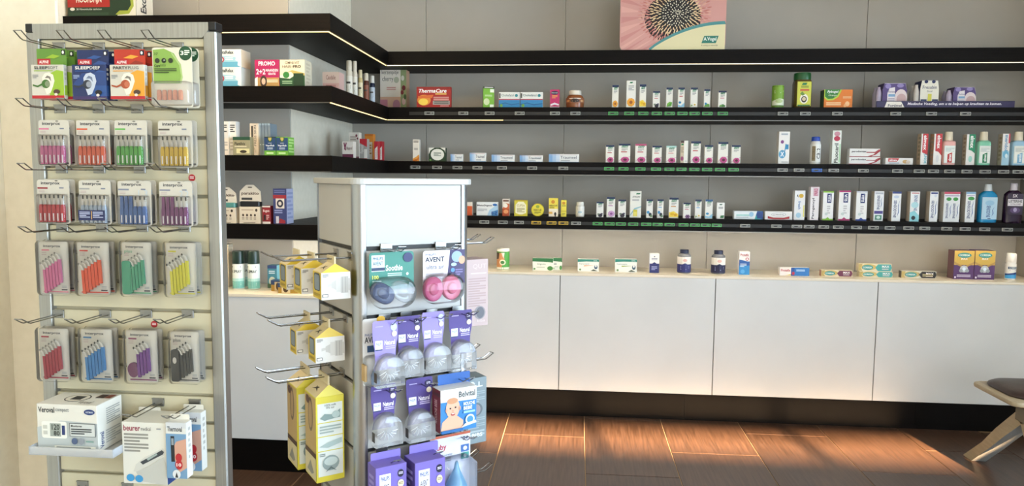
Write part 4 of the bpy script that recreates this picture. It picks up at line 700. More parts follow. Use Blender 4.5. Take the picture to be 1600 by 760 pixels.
for a, b, y, s, o_ in ((422, 455, 439, 'rear', .10), (432.6, 467.5, 443.5, 'front', .045)):
    X, Y, Z, W_, H_ = place(a, b, y, 'LC', o_)
    t = thing('pastille_tin', s+' flat gold pastille tin with blue lid on the worktop', 'tin', (X, Y+.03, Z))
    q = rrect(-W_/2, -.03, W_/2, .03, .012, 4)
    def ring(z0, z1, sc, m, nm):
        n = len(q); M_ = MB(); M_.add([(x*sc, y_*sc, z0) for x, y_ in q]+[(x*sc, y_*sc, z1) for x, y_ in q], [list(range(n))[::-1], [i+n for i in range(n)]]+[(i, (i+1) % n, (i+1) % n+n, i+n) for i in range(n)], m); return M_.build(nm, t)
    ring(0, H_*.62, .98, mat('b08a3a', .35, .3), 'tin_body'); ring(H_*.6, H_, 1.0, mat('2c4470', .35, .2), 'lid')
    p = MB(); pr(p, flat(-W_/2, 0, W_, H_*.9, -.0302), [R_(.22, .05, .6, .98, 'd8c59a'), E_(.4, .52, .12, .42, '4a3418')]); p.build('printed_design', t)
    PROD.append(('LC', (a+b)/2, s+' flat gold pastille tin'))
# --- shelf corner (return)
carton('pink and white cream carton', 'box', 504, 530, 112.5, 'T2', 'd9a99a', [R_(0, .5, 1, 1, 'e0c2ae'), T('Caudalie', .22, .66, .78, .86, '8a4a44', 0), Ln(.2, .3, .8, .42, 2, 'b06a60'), R_(.0, 0, 1, .12, 'c98a80')], d=.08, off=.12, side='d8b0a4')
for a, b, y, bc, lc, cc, s, o_ in ((539, 549, 94, 'ddd0b8', 'e6dcc8', 'd8cbb4', 'tall cream spray bottle, left', .10), (549, 557, 95, 'ddd0b8', 'e6dcc8', 'd8cbb4', 'tall cream spray bottle, right', .09), (558.5, 565.5, 108.7, 'c9b078', 'dfd0a8', 'd9c8a0', 'straw coloured shampoo bottle', .08), (567, 575, 114, '5a2a1c', '8a4a30', 'd9c9b0', 'brown shampoo bottle with cream cap', .07), (576.5, 584.5, 118, '16203a', 'b9c0c6', 'd9d4c8', 'navy shampoo bottle with cream cap', .06)):
    bottle(s, 'bottle', a, b, y, 'T2', bc, [(0, .95), (.02, 1), (.66, 1), (.72, .95), (.76, .7)], cc, [(.75, .8), (.77, .85), (.98, .82), (1, .7)], [Ln(.3, .2, .7, .5, 3, '6a5f50'), R_(.3, .6, .7, .7, '4a4238')], (.1, .6), lc, off=o_, nm='bottle')
carton('large pink recipe card carton with cherries', 'box', 594, 635, 102.6, 'T2', 'd9b090', [R_(.0, .3, .78, 1, 'e8ddcc'), Pg([(.78, 0), (.78, 1), (1, 1), (1, 0)], '8f9a6a'), T('kerzenpitje', .06, .78, .7, .9, '6a6258', 0), T('cherry', .08, .62, .5, .76, '6a6258', 0), E_(.62, .68, .1, .07, 'b3b49a'), R_(0, 0, .78, .3, 'd4a98c'), R_(.0, .04, .28, .24, 'c07a86'), E_(.62, .12, .14, .12, 'b07a8a'), E_(.86, .72, .06, .06, 'd9d3c0'), E_(.9, .5, .07, .06, '6a1a24'), E_(.84, .4, .06, .05, '7a222a'), E_(.9, .2, .07, .08, 'c9a9a0'), E_(.95, .3, .05, .06, '3f5a2c'), Ln(.25, .44, .6, .52, 2, 'c98a80')], d=.085, off=.02, side='d3a583')
carton('white carton with burgundy stripe and ribbon', 'box', 535, 552, 221, 'T3', 'dcd2c6', [R_(.0, .06, 1, .26, '5a1a3a'), Pg([(.1, .9), (.2, .95), (.34, .5), (.26, .45)], '7a2a4a'), Pg([(.34, .95), (.42, .9), (.24, .5), (.16, .55)], '7a2a4a'), T('Nutrof', .4, .5, .92, .7, '6a4a5a', 0)], d=.05, off=.09, side='ddd3c6')
carton('taller white carton with small dots behind burgundy one', 'box', 545, 561, 207, 'T3', 'ddd4c6', [E_(.75, .88, .1, .05, '7a3a44'), E_(.85, .78, .08, .04, '7a3a44'), Ln(.15, .5, .7, .86, 4, 'b09f92'), R_(0, .0, 1, .12, '7a4a5a')], d=.05, off=.15)
carton('grey and red throat carton', 'box', 562, 573.5, 217, 'T3', '9a948c', [Pg([(0, 1), (1, 1), (1, .6), (0, .8)], 'b01f2c'), T('Fluimucil', .1, .3, .5, .7, 'e0dcd4', 0, 1), R_(.6, .0, 1, .5, 'd8d2c8'), R_(.0, 0, 1, .06, 'b01f2c')], d=.05, off=.06)
carton('tall orange carton at the shelf corner', 'box', 570, 583, 209.5, 'T3', 'cf7f24', [R_(.3, 0, .9, .7, 'e2d6c2'), Ln(.4, .2, .8, .6, 4, 'b98a4a'), R_(.0, .92, 1, 1, 'b8641a')], d=.05, off=.10)
for a, b, s in ((584.5, 590.5, 'left'), (591.5, 597.5, 'right')): carton(s+' of two slim red cartons', 'box', a, b, 221, 'T3', 'b01f2c', [Pg([(.2, .05), (.2, .6), (.9, .75), (.9, .05)], 'ddd6cc'), T('Cystal', .4, .12, .7, .55, 'b01f2c', 0, 1)], d=.045, off=.035, grp='slim red cartons')
# --- top shelf: big headache box and the flower display card
X0 = -2.47; hb = .26; t, *_ = carton('large green and red headache tablet display box', 'box', 104, 210, -60, 'L1', '16321c', [R_(0, .17, .62, .62, 'a8231c'), T('HOOFDPIJN', .13, .225, .5, .36, 'e6e0d4', 1), E_(.07, .135, .035, .03, 'd8d2c4'), T('30 Filmomhulde tabletten', .13, .115, .5, .15, 'c9d2c4', 0), R_(.02, .015, .6, .07, '27422a'), Pg([(.72, 0), (.76, .06), (.9, .08), (.95, .2), (.93, .4), (1, .5), (1, 0)], 'd8d3c4'), Pg([(.7, .03), (.76, .1), (.88, .1), (.93, .2), (.91, .42), (.96, .42), (.97, .18), (.9, .04), (.74, .02)], '98a43a')], d=.14, off=.01, side='cfcabd', rp=[T('Excedryn', .25, .1, .7, .8, '26262a', 1, 1)], w=.345)
a = onY(968, 78, YR+.03); b = onY(1133, 76, YR+.03); w = b.x-a.x; h = .335
t = thing('display_card', 'large coneflower display card with rounded corners on top', 'display card', (a.x, YR+.03, ZT[1]))
MB().prism(rrect(0, 0, w, h, .035, 6), 0, .006, mat('d99f96', .45), mat('d8d2c4')).build('card', t)
sf = flat(0, 0, w, h, 0); P = MB(); random.seed(5)
q = []
for i in range(16):
    an = math.pi*(.6+.8*i/15); u0, v0 = .5, .62
    q.append(Pg([(max(.01, min(.99, u0+r*math.cos(an+e))), max(.01, min(.98, v0+1.8*r*math.sin(an+e)))) for r, e in ((.28, 0), (.6, -.05), (.6, .05))], 'e3aca2' if i % 2 else 'd08f88'))
pr(P, lambda u, v, k: sf(u, v, 0), q)
pr(P, lambda u, v, k: sf(u, v, 1+k), [E_(.50, .55, .27, .42, '2a1414'), E_(.56, .6, .2, .3, '181010')])
sp = []; asp = w/h
for r in range(14):
    n = 7+int(r*4.4); f = (r+.6)/14
    for i in range(n):
        an = 2*math.pi*(i+.5*(r % 2)+random.uniform(-.22, .22))/n; g = f+random.uniform(-.02, .02)
        u = .545+math.cos(an)*.335*g-.03*f; v = .64+math.sin(an)*.55*g
        if v > .975 or v < .03 or u > .97: continue
        c = random.choice(('efe6cf', 'e8dcc0')) if r < 6 else (random.choice(('f2d9ac', 'e9c596', 'f0cfa0')) if r < 10 else random.choice(('d9948a', 'c97a70', 'e3ab98')))
        L1, W1 = (.006+.015*f, .0042+.0026*f) if r >= 6 else (.006+.004*f, .005)
        ca, sa = math.cos(an), math.sin(an)
        sp.append(Pg([(u+ca*L1*x-sa*W1*z, v+(sa*L1*x+ca*W1*z)*asp) for x, z in ((1, .5), (1, -.5), (0, -1), (-1, -.5), (-1, .5), (0, 1))], c))
pr(P, lambda u, v, k: sf(u, v, 4), sp)
# cream corner under a teal curve
cur = [(.29+.71*i/14, .44*math.sin(math.pi*.5*(i/14)**.85)) for i in range(15)]
up_ = [(u-.012, min(v+.035+.02*i/14, .97)) for i, (u, v) in enumerate(cur)]
pr(P, lambda u, v, k: sf(u, v, 6+k), [Pg(cur[:-1]+[(.995, .44), (.995, 0)], 'e6dcae'), Pg(cur+up_[::-1], '4f9292'), Pg([(.775, .12), (.80, .245), (.935, .245), (.91, .12)], '2b7a6a'), T('A.Vogel', .795, .145, .915, .225, 'ecf2e8', 1), T('Krachtig en natuurlijk', .775, .065, .93, .095, '7a7058', 0)])
P.build('printed_design', t)
# --- electronic price tags
TAGS = {'R2': [(671, 0), (724, 0), (765, 0), (812, 0), (867, 0), (899, 0)]+[(x, 1) for x in (958, 983, 1005, 1026, 1046, 1066, 1085, 1105, 1129)]+[(x, 0) for x in (1223, 1258, 1308, 1399, 1455, 1508)],
        'R3': [(x, 0) for x in (649, 683, 715, 746.5, 785, 832.5, 881.5)]+[(x, 1) for x in (953.4, 976, 1002.6, 1027, 1048, 1067, 1087.4, 1107.4, 1127.6, 1149)]+[(1226, 0), (1252, 0), (1280, 3)]+[(x, 0) for x in (1306.5, 1353, 1407, 1441, 1463.4, 1489, 1516, 1544.6, 1573.6, 1596.6)],
        'R4': [(757.7, 0), (787, 0), (812.5, 0), (840, 2), (864, 2), (883, 2), (903, 0)]+[(x, 1) for x in (937, 956, 973.7, 993.4, 1014, 1032, 1051, 1073, 1091, 1108, 1125.5)]+[(x, 0) for x in (1170.5, 1220, 1252.4, 1272, 1295, 1318, 1347, 1373.7, 1400, 1429.6, 1455, 1489.7, 1519, 1550, 1586)]}
TCOL = [('grey', 'a8a8a2'), ('green', '4fae5c'), ('yellow', 'd8b23c'), ('blue', '2f6fd0')]
meshes = {}
used = set()
for sh, lst in TAGS.items():
    k = int(sh[1]); zc = (ZT[k]+ZB[k])/2
    for x, ci in lst:
        nm, hx = TCOL[ci]
        if ci not in meshes:
            b = MB(); fw_, fh = .029, .0095
            b.box(-fw_, -.006, -fh, fw_, 0, fh, mat(hx, .45), .001); c = MB(); c.box(-fw_+.004, -.0068, -fh+.004, fw_-.004, -.0058, fh-.004, mat('1a1b1a', .3))
            pr(c, flat(-fw_, -fh, 2*fw_, 2*fh, -.0068), [R_(.1, .36, .16, .64, hx), R_(.2, .4, .24, .6, hx), R_(.55, .36, .88, .42, hx), R_(.6, .5, .84, .62, hx)])
            meshes[ci] = (b, c)
        pt = onY(x, 178, YR-.004)
        cand = [q for q in PROD if q[0] == sh]; near = min(cand, key=lambda q: abs(q[1]-x))
        s = near[2].replace(',', '')
        if near[2].split()[0] in ('front', 'lower'): s = s.split(' ', 1)[1].replace('of two ', '')
        lab = f'{nm} price tag below the {s}'
        if min(abs(q[0]-near[1]) for q in lst) < abs(x-near[1]): lab = f'{nm} price tag off to the {"right" if x > near[1] else "left"} of the {s}'
        lab = ' '.join(lab.split()[:16])
        o = meshes[ci][0].build('price_tag', loc=(pt.x, YR-.0037, zc)); tag(o, lab, 'price tag', f'{nm} price tags'); meshes[ci][1].build('display', o)

# ------------------------------------------------------------------ hooks
def hook(loc, rotz, ln, label, grp, w=.010, up=.012):
    t = thing('display_hook', label, 'hook', loc, rotz, grp)
    MB().box(-.017, -.004, -.012, .017, .0, .010, STEEL, .0008).box(-.017, -.006, .008, .017, .0, .011, STEEL).build('back_plate', t)
    y1 = -ln
    MB().tube([(-w, -.003, -.004), (-w, y1+.03, -.004), (-w, y1+.022, -.001), (-w, y1, up), (w, y1, up), (w, y1+.022, -.001), (w, y1+.03, -.004), (w, -.003, -.004)], .0017, CHROME, 6).build('wire_loop', t, smooth=True)
    return t
HY = SY+.008
ROWY = {1: 73, 2: 170, 3: 264, 4: 356, 5: 490}
HX = {1: (93, 155, 215, 278), 2: (95, 155, 215, 285), 3: (97, 156, 219, 286), 4: (98, 160, 223, 289), 5: (92, 165, 229, 294)}

# ------------------------------------------------------------------ brush blisters on the slatted stand
def cardbox(x0, x1, y0, y1, Y):
    a = onY(x0, y1, Y); b = onY(x1, y1, Y); c = onY((x0+x1)/2, y0, Y); d = onY((x0+x1)/2, y1, Y)
    return (a.x+b.x)/2, d.z, b.x-a.x, c.z-d.z
CARDW = mat('c6c1b5', .45)
def handle_mesh(w, h, hex_, tall=False):
    b = MB(); m = mat(hex_, .35)
    b.prism([(-w*.36, 0), (w*.36, 0), (w*.42, h*.22), (w*.40, h*.34), (w*.22, h*.4), (-w*.22, h*.4), (-w*.40, h*.34), (-w*.42, h*.22)], -.010, -.003, m)
    b.box(-w*.12, -.0115, h*.03, w*.12, -.010, h*.2, mat('e8e4e6', .3))
    if tall: b.prism([(-w*.38, h*.36), (w*.38, h*.36), (w*.3, h*.62), (-w*.3, h*.62)], -.009, -.004, m)
    b.box(-w*.2, -.008, h*.4, w*.2, -.005, h*.5, mat('c9c6c2', .3)); b.box(-w*.08, -.007, h*.5, w*.08, -.006, h*.58, mat('bdbab6', .3)); b.box(-w*.13, -.0075, h*.54, w*.13, -.0055, h*.62, mat('35332f', .7)); return b
def straight(s, x0, x1, y0, y1, hexc, bar, row, i, tall=0, band=False, num=None):
    X, Z, W_, H_ = cardbox(x0, x1, y0, y1, SY-.040)
    t = thing('brush_blister', f'front blister of {s} interdental brushes on the slatted stand', 'brush pack', (X, SY-.040, Z), 0, 'interdental brush blisters')
    MB().prism(rrect(-W_/2, 0, W_/2, H_, .008), 0, .0009, CARDW).build('backing_card', t)
    p = MB(); q = [T('interprox', .13, .87, .72, .955, '1d2236', 1), R_(.02, .79, .34, .825, bar), Ln(.06, .70, .24, .76, 2, 'b9a9a4'), R_(.7, .8, .84, .83, '7a7f90')]
    if num: q.append(T(num, .62, .66, .9, .8, 'b9c4cc', 0))
    q += [R_(.84, .05, .96, .075, '2a2a30'), E_(.62, .975, .05, .012, '5a564e')]
    pr(p, flat(-W_/2, 0, W_, H_, 0), [R_(.015, .02, .985, .98, CARDW)]+q); p.build('printed_design', t)
    pit = W_*.80/6; hm = handle_mesh(pit, H_, hexc); hm2 = handle_mesh(pit, H_, hexc, True) if tall else None; o0 = o1 = None
    for k in range(6):
        xx = -W_*.40+pit*(k+.5)
        if k < tall:
            if o1 is None: o1 = hm2.build('brush', t, loc=(xx, 0, H_*.04))
            else: part('brush', o1, t, (xx, 0, H_*.04))
        else:
            if o0 is None: o0 = hm.build('brush', t, loc=(xx, 0, H_*.04))
            else: part('brush', o0, t, (xx, 0, H_*.04))
    if band:
        b = MB().box(-W_*.42, -.0165, H_*.1, W_*.40, -.0155, H_*.33, mat('1b2350', .4)); pr(b, flat(-W_*.42, H_*.1, W_*.82, H_*.23, -.0166), [Ln(.05, .2, .45, .85, 4, 'a8aeca'), Ln(.56, .2, .95, .85, 4, 'a8aeca'), R_(.5, .1, .53, .9, 'c9a060')]); b.build('sticker', t)
    MB().puff(rrect(-W_*.45, H_*.015, W_*.45, H_*.68, .006), [(1, 0), (.99, -.012), (.94, -.015)], CLEAR, True, 0, H_*.35).build('blister_bubble', t, smooth=True)
    d = dup(t, (X+.001, SY-.018, Z+.002), f'rear blister of {s} interdental brushes on the slatted stand')
    hook(onY(HX[row][i], ROWY[row], HY), 0, .15, f'chrome hook carrying the {s} interdental brushes', 'hooks on the slatted stand')
straight('pink straight', 63, 110.5, 187.6, 259.5, 'c2608f', 'c9718f', 2, 0); straight('orange straight', 121.5, 173.5, 188, 260.5, 'd2542a', 'cf5a3a', 2, 1); straight('green straight', 181, 231.5, 188, 260.5, '4fa23c', '63ad52', 2, 2); straight('yellow straight', 249, 302, 188.5, 262, 'cfab28', '55504a', 2, 3)
straight('red straight', 60.5, 110.5, 281, 349.5, 'b5202e', '8a2430', 3, 0); straight('clear straight navy banded', 125.5, 175, 282, 351, 'a3b1c4', '9a9a9a', 3, 1, band=True); straight('blue straight', 186, 238, 283, 353, '3a5f9c', '7a7f90', 3, 2, 3, num='1.3'); straight('purple straight', 250.5, 302, 284, 354.5, '722a68', '7a7f90', 3, 3, 3, num='2.2')
def angled(s, x0, x1, y0, y1, hexc, bar, row, i, plus=False, tip='35332f', extra=None, n=6):
    X, Z, W_, H_ = cardbox(x0, x1, y0, y1, SY-.040)
    t = thing('brush_blister', f'front blister of {s} interdental brushes on the slatted stand', 'brush pack', (X, SY-.040, Z), 0, 'interdental brush blisters')
    MB().prism(rrect(-W_*.46, H_*.03, W_*.46, H_*.97, .006), 0, .0009, CARDW).build('backing_card', t)
    p = MB(); q = [T('interprox', .14, .875, .74, .935, '1d2236', 1), R_(.08, .82, .34, .85, bar), Ln(.08, .72, .24, .8, 2, 'b9a9a4'), R_(.72, .07, .92, .095, '2a2a30'), R_(.1, .03, .95, .055, bar), Ln(.74, .11, .9, .16, 2, '9a9a9a')]
    if plus: q.append(T('plus', .1, .78, .36, .86, '3a3f46' if hexc != '3f9e7a' else '5a9a7a', 0)); q.pop(1)
    pr(p, flat(-W_*.46, H_*.03, W_*.92, H_*.94, 0), [R_(.02, .025, .98, .975, CARDW)]+q); p.build('printed_design', t)
    b = MB(); m = mat(hexc, .35); hh = H_*.42; bw = W_*.078
    b.prism([(-bw*.5+.002, 0), (bw*.5+.002, 0), (bw*.5-.001, hh), (-bw*.5-.001, hh)], -.010, -.004, m)
    nk = mat('d8d5cf', .3)
    b.prism([(-bw*.3, hh), (bw*.3, hh), (bw*.1-.003, hh+.012), (-bw*.5-.003, hh+.010)], -.009, -.006, nk)
    b.prism([(-bw*.5-.003, hh+.010), (bw*.1-.003, hh+.012), (-.011, hh+.017), (-.013, hh+.013)], -.008, -.006, nk)
    b.prism([(-.010, hh+.0155), (-.0145, hh+.0195), (-.0165, hh+.016), (-.0125, hh+.0125)], -.008, -.006, mat(tip, .7))
    o0 = None
    for k in range(6-n, 6):
        loc = (-W_*.25+k*W_*.095, 0, H_*(.05+.038*k))
        if o0 is None: o0 = b.build('brush', t, loc=loc)
        else: part('brush', o0, t, loc)
    if extra == 'disc': MB().puff(ell(-W_*.24, H_*.26, W_*.17, W_*.2, 20), [(1, 0), (1, -.006), (.9, -.009)], mat('6f2a5a', .3)).build('travel_cap', t, smooth=True)
    if extra == 'case':
        e = MB().puff(rrect(-W_*.42, H_*.05, -W_*.14, H_*.64, .006), [(1, 0), (1, -.009), (.9, -.011)], mat(hexc, .35), True, -W_*.28, H_*.35)
        if hexc == '2e2d2b': pr(e, flat(-W_*.42, H_*.05, W_*.28, H_*.6, -.0112), [E_(.5, .66, .22, .1, 'd8d4cc')])
        e.build('travel_case', t, smooth=True)
    MB().puff(rrect(-W_/2, 0, W_/2, H_, .010), [(1, .001), (.985, -.010), (.95, -.0145)], CLEAR, True, 0, H_/2).build('blister_shell', t, smooth=True)
    dup(t, (X+.003, SY-.018, Z+.001), f'rear blister of {s} interdental brushes on the slatted stand')
    hook(onY(HX[row][i], ROWY[row], HY), 0, .15, f'chrome hook carrying the {s} interdental brushes', 'hooks on the slatted stand')
angled('pink angled', 63, 112, 375, 462, 'd06c9a', 'cf7a8a', 4, 0, tip='8a8680'); angled('bright orange angled', 121.5, 175, 376, 463, 'e0501f', 'c8402f', 4, 1, tip='8a8680'); angled('sea green angled', 191, 241, 376, 464, '3f9e7a', '4f9a70', 4, 2, True, '8a8680', 'case', 5); angled('lemon yellow angled', 259.5, 310, 377, 465, 'd6d02c', 'c9c03c', 4, 3)
angled('dark red angled', 62.5, 112, 511, 596, 'a81c36', '9a2438', 5, 0, tip='8a8680'); angled('sky blue angled', 127.5, 180, 512, 598, '2f7fc0', '2f6a9a', 5, 1); angled('violet angled', 197.5, 250, 514, 599.5, '6f2a8c', '7a2a5a', 5, 2, extra='disc', n=4); angled('black angled', 267, 315, 516, 600, '2e2d2b', '4a4744', 5, 3, True, extra='case', n=4)
for x, y, s in ((300, 278, 'beside the purple straight brushes'), (241, 507, 'beside the violet angled brushes')):
    c = onY(x, y, SY+.0075); t = MB().puff(ell(0, 0, .0095, .0095, 20), [(1, 0), (1, -.0008)], mat('b8242c'), back=True); pr(t, flat(-.0095, -.0095, .019, .019, -.0009), [Ln(.2, .3, .8, .7, 2, 'efd8d4')]); tag(t.build('sticker', loc=c), 'small round red sticker '+s, 'sticker')
# --- ear plug packs in the top row
def earpack(s, bx0, bx1, by0, by1, hx0, hx1, hy, main, title, acc, i, n, foot=RED, head=None):
    Yp = SY-.055; X, Z, W_, H_ = cardbox(bx0, bx1, by0, by1, Yp); hx, hz, hw_, hh = cardbox(hx0, hx1, hy, by0+1, Yp+.012)
    t = thing('earplug_pack', f'front {s} ear plug pack with ear picture on the slatted stand', 'ear plug pack', (X, Yp, Z), 0, 'ear plug packs')
    MB().box(-W_/2, 0, 0, W_/2, .014, H_, mat('c8c3b6' if main != 'navy' else '1c2c5a'), .001).build('carton', t)
    p = MB(); dark = main == 'navy'
    q = [R_(0, 0, 1, .09, foot if not dark else '3a2a5c'), Pg([(.55, .09), (.6, .75), (.8, .84), (1, .8), (1, .09)], acc)] + ([Pg([(0, .4), (.3, .75), (1, .8), (1, .4)], '233f78')] if dark else [])
    ear = 'e6dccc' if not dark else 'b9c2d0'; core = {'lime': '3f6a2a', 'navy': '2a2f3c', 'orange': 'a04a2c'}[main]
    q += [Pg([(.34, .62), (.42, .74), (.56, .77), (.68, .7), (.72, .52), (.66, .34), (.58, .16), (.46, .12), (.42, .24), (.36, .42)], ear), Pg([(.42, .6), (.5, .68), (.6, .64), (.62, .5), (.54, .6)], '7a746a' if not dark else '6a7690'), E_(.45, .43, .13, .13, core), E_(.5, .43, .08, .09, '7d8a6a' if main == 'lime' else ('8a8f9a' if dark else 'b9684a')), Pg([(.05, .42), (.2, .38), (.36, .46), (.36, .4), (.2, .33), (.05, .37)], core), E_(.78, .2, .1, .07, '4a3328' if not dark else '15161c'), E_(.76, .12, .05, .04, 'd9cfc2'), Ln(.06, .58, .24, .7, 3, '8a8a8a' if not dark else '8fa0c4')]
    w1, w2 = title
    q += [T(w1, .12, .86, .12+.085*len(w1), .95, 'efece4' if dark else '24262a', 1), T(w2, .13+.085*len(w1), .86, .13+.085*len(w1)+.075*len(w2), .95, 'e6e2da' if dark else '4a4c50', 0), R_(.12, .80, .7, .825, acc)]
    pr(p, flat(-W_/2, 0, W_, H_, 0), q); p.build('printed_design', t); p = MB(); pr(p, sideR(W_/2, 0, 0, .014, H_), [R_(.1, .1, .9, .4, acc), Ln(.2, .5, .8, .9, 3, 'b0aca4')]); p.build('side_print', t)
    c = MB().prism(rrect(hx-X-hw_/2, H_-.004, hx-X+hw_/2, H_+hh, .002), .012, .0135, mat(head)); pr(c, flat(hx-X-hw_/2, H_-.002, hw_, hh, .012), [R_(.02, .04, .46, .44, 'b3202a'), T('ALPINE', .08, .16, .4, .34, 'f0e8e4', 1), R_(.84, .66, .98, .98, '20301c' if main == 'lime' else '1a1c2c'), E_(.9, .82, .035, .1, 'efefe6'), Pg([(.3, .5), (.55, .7), (.8, .6), (.6, .45)], acc), Pg([(.5, .1), (.7, .35), (.95, .2), (.9, .02), (.6, .02)], {'lime': '5f8a2c', 'navy': '2c4a86', 'orange': '8f2a1c'}[main])]); c.build('header_card', t)
    for k in range(1, n): dup(t, (X+.006*k, Yp+.024*k, Z), f'{"rear" if k == n-1 else "middle"} {s} ear plug pack with ear picture on the slatted stand')
    hook(onY(HX[1][i], ROWY[1], HY), 0, .15, f'chrome hook carrying the {s} ear plug packs', 'hooks on the slatted stand', up=.014)
earpack('white and lime green', 50.5, 101, 101, 154, 58, 104, 76, 'lime', ('SLEEP', 'SOFT'), '8fb02f', 0, 3, head='5f8a34'); earpack('dark navy blue', 114, 167, 101, 155.5, 121, 170, 78, 'navy', ('SLEEP', 'DEEP'), '2a4f8c', 1, 2, head='1a2a58'); earpack('white and orange', 173, 227, 101, 155, 179, 227, 77, 'orange', ('PARTY', 'PLUG'), 'dd9a30', 2, 3, head='b5341f')
X, Z, W_, H_ = cardbox(240.5, 302, 74, 168, SY-.045)
t = thing('earplug_pack', 'front green foam ear plug pack with peach plugs on slatted stand', 'ear plug pack', (X, SY-.045, Z), 0, 'foam ear plug packs')
MB().prism(rrect(-W_/2, 0, W_/2, H_, .006), 0, .001, mat('d9d4c2')).build('backing_card', t)
p = MB(); pr(p, flat(-W_/2, 0, W_, H_, 0), [Pg([(.02, .4), (.02, .96), (.3, .98), (.55, .9), (.72, .7), (.74, .5), (.68, .4)], '86a94e'), Pg([(.5, .92), (.72, .72), (.76, .5), (.72, .4), (.68, .4), (.72, .52), (.68, .7), (.48, .9)], 'a9c27a'), E_(.84, .9, .16, .12, '1c4a2c'), T('3', .72, .87, .8, .94, 'e8efe0', 1), Ln(.82, .86, .95, .95, 3, 'e8efe0'), E_(.13, .78, .06, .042, '26301c'), E_(.3, .78, .06, .042, '26301c'), E_(.47, .78, .06, .042, '26301c'), T('Care', .06, .67, .2, .72, '26301c', 1), T('easy', .2, .67, .36, .72, '5f7a34', 0), Ln(.06, .56, .62, .65, 3, '3a4a24'), T('37', .06, .87, .16, .91, '33401f', 0), Ln(.3, .775, .34, .79, 1, 'e8efe0')]); p.build('printed_design', t)
for k in range(5): MB().loft([(0, .0058), (.003, .0063), (.022, .0058), (.0255, .004)], mat('e0906a', .7), 12).build('foam_plug', t, loc=(-W_*.30+k*.0145, -.009, H_*.12), smooth=True)
MB().puff(rrect(-W_*.47, .004, W_*.49, H_*.43, .008), [(1, 0), (.99, -.016), (.93, -.019)], CLEARB, True, 0, H_*.21).build('blister_bubble', t, smooth=True)
dup(t, (X+.006, SY-.022, Z), 'rear green foam ear plug pack with peach plugs on slatted stand')
hook(onY(HX[1][3], ROWY[1], HY), 0, .15, 'chrome hook carrying the green foam ear plug packs', 'hooks on the slatted stand', up=.014)
# --- bottom row: acrylic tray with blood pressure monitor, thermometers
Yt = SY-.13; a = onY(57, 640, Yt); b = onY(151, 640, Yt); zb = onY(104, 706, Yt).z; zt = onY(104, 633, Yt).z; w = b.x-a.x; d = .105
tr = thing('acrylic_tray', 'clear acrylic tray hooked on the slatted stand', 'tray', ((a.x+b.x)/2+.02, SY+.006, zb-.004))
MB().box(-w/2-.03, -.155, 0, w/2+.035, 0, .003, ACRYL).build('tray_floor', tr); MB().box(-w/2-.03, -.158, 0, w/2+.035, -.155, .022, ACRYL).build('front_lip', tr)
for s in (-1, 1): MB().box(-w/2-.03 if s < 0 else w/2+.032, -.155, .003, -w/2-.027 if s < 0 else w/2+.035, 0, .022, ACRYL).build('side_lip', tr)
o = MB().box(-w/2, -d/2, 0, w/2, d/2, zt-zb, mat('d9d6cc', .45), .0012).build('monitor_carton', loc=((a.x+b.x)/2, Yt+d/2, zb)); tag(o, 'white blood pressure monitor carton on the acrylic tray', 'box')
h = zt-zb; p = MB()
pr(p, flat(-w/2, 0, w, h, -d/2), [R_(.01, .01, .99, .99, 'd9d6cc'), Pg([(0, .0), (0, .5), (.4, .66), (1, .62), (1, 0)], 'b5bcbc'), T('Veroval', .03, .82, .3, .94, '20262c', 1), T('compact', .32, .83, .54, .92, '5a6268', 0), E_(.88, .86, .09, .06, '22386e'), T('HARTMANN', .82, .84, .94, .88, 'dfe4ee', 0), ('p', rrect(.08, .28, .5, .64, .04), 'e6e6de'), R_(.22, .32, .4, .6, '9aa29a'), T('120', .25, .46, .38, .58, '2c322e', 1), T('80', .28, .34, .38, .44, '2c322e', 1), R_(.42, .36, .47, .56, '24356a'), R_(.11, .36, .18, .44, 'c4c4ba'), R_(.11, .48, .18, .56, 'c4c4ba'), R_(.55, .34, .98, .62, '5a5f62'), R_(.56, .35, .97, .61, 'c9cdca'), T('Monitoren', .58, .54, .76, .59, '2c3236', 1), Ln(.58, .37, .92, .51, 3, '3a4044'), E_(.63, .24, .05, .07, '4a5a7a'), E_(.74, .24, .05, .07, '8a9098'), Ln(.82, .2, .95, .26, 1, '7a9a94'), R_(.3, .04, .98, .14, 'dcdcd2'), Ln(.33, .06, .9, .12, 1, '8a8e8c')])
p.build('printed_design', o); p = MB(); pr(p, sideR(w/2, -d/2, 0, d, h), [R_(.01, .01, .99, .99, 'd9d6cc'), T('Veroval', .08, .06, .24, .4, '22386e', 1, 1), Ln(.35, .5, .9, .86, 8, '9a9c98'), Ln(.3, .1, .9, .4, 6, 'a5a7a2')])
p.build('side_print', o); p = MB(); pr(p, topf(-w/2, -d/2, h, w, d), [R_(.01, .01, .99, .99, 'd9d6cc'), E_(.45, .55, .2, .3, '3a3a38'), E_(.45, .55, .18, .27, 'd8d2c4'), R_(.37, .4, .55, .7, '2a2a2c'), R_(.72, .6, .86, .9, '3a2a28'), R_(.87, .6, .97, .9, '7a3a2a'), T('Veroval', .62, .1, .84, .3, '5a564e', 0)])
p.build('lid_print', o)
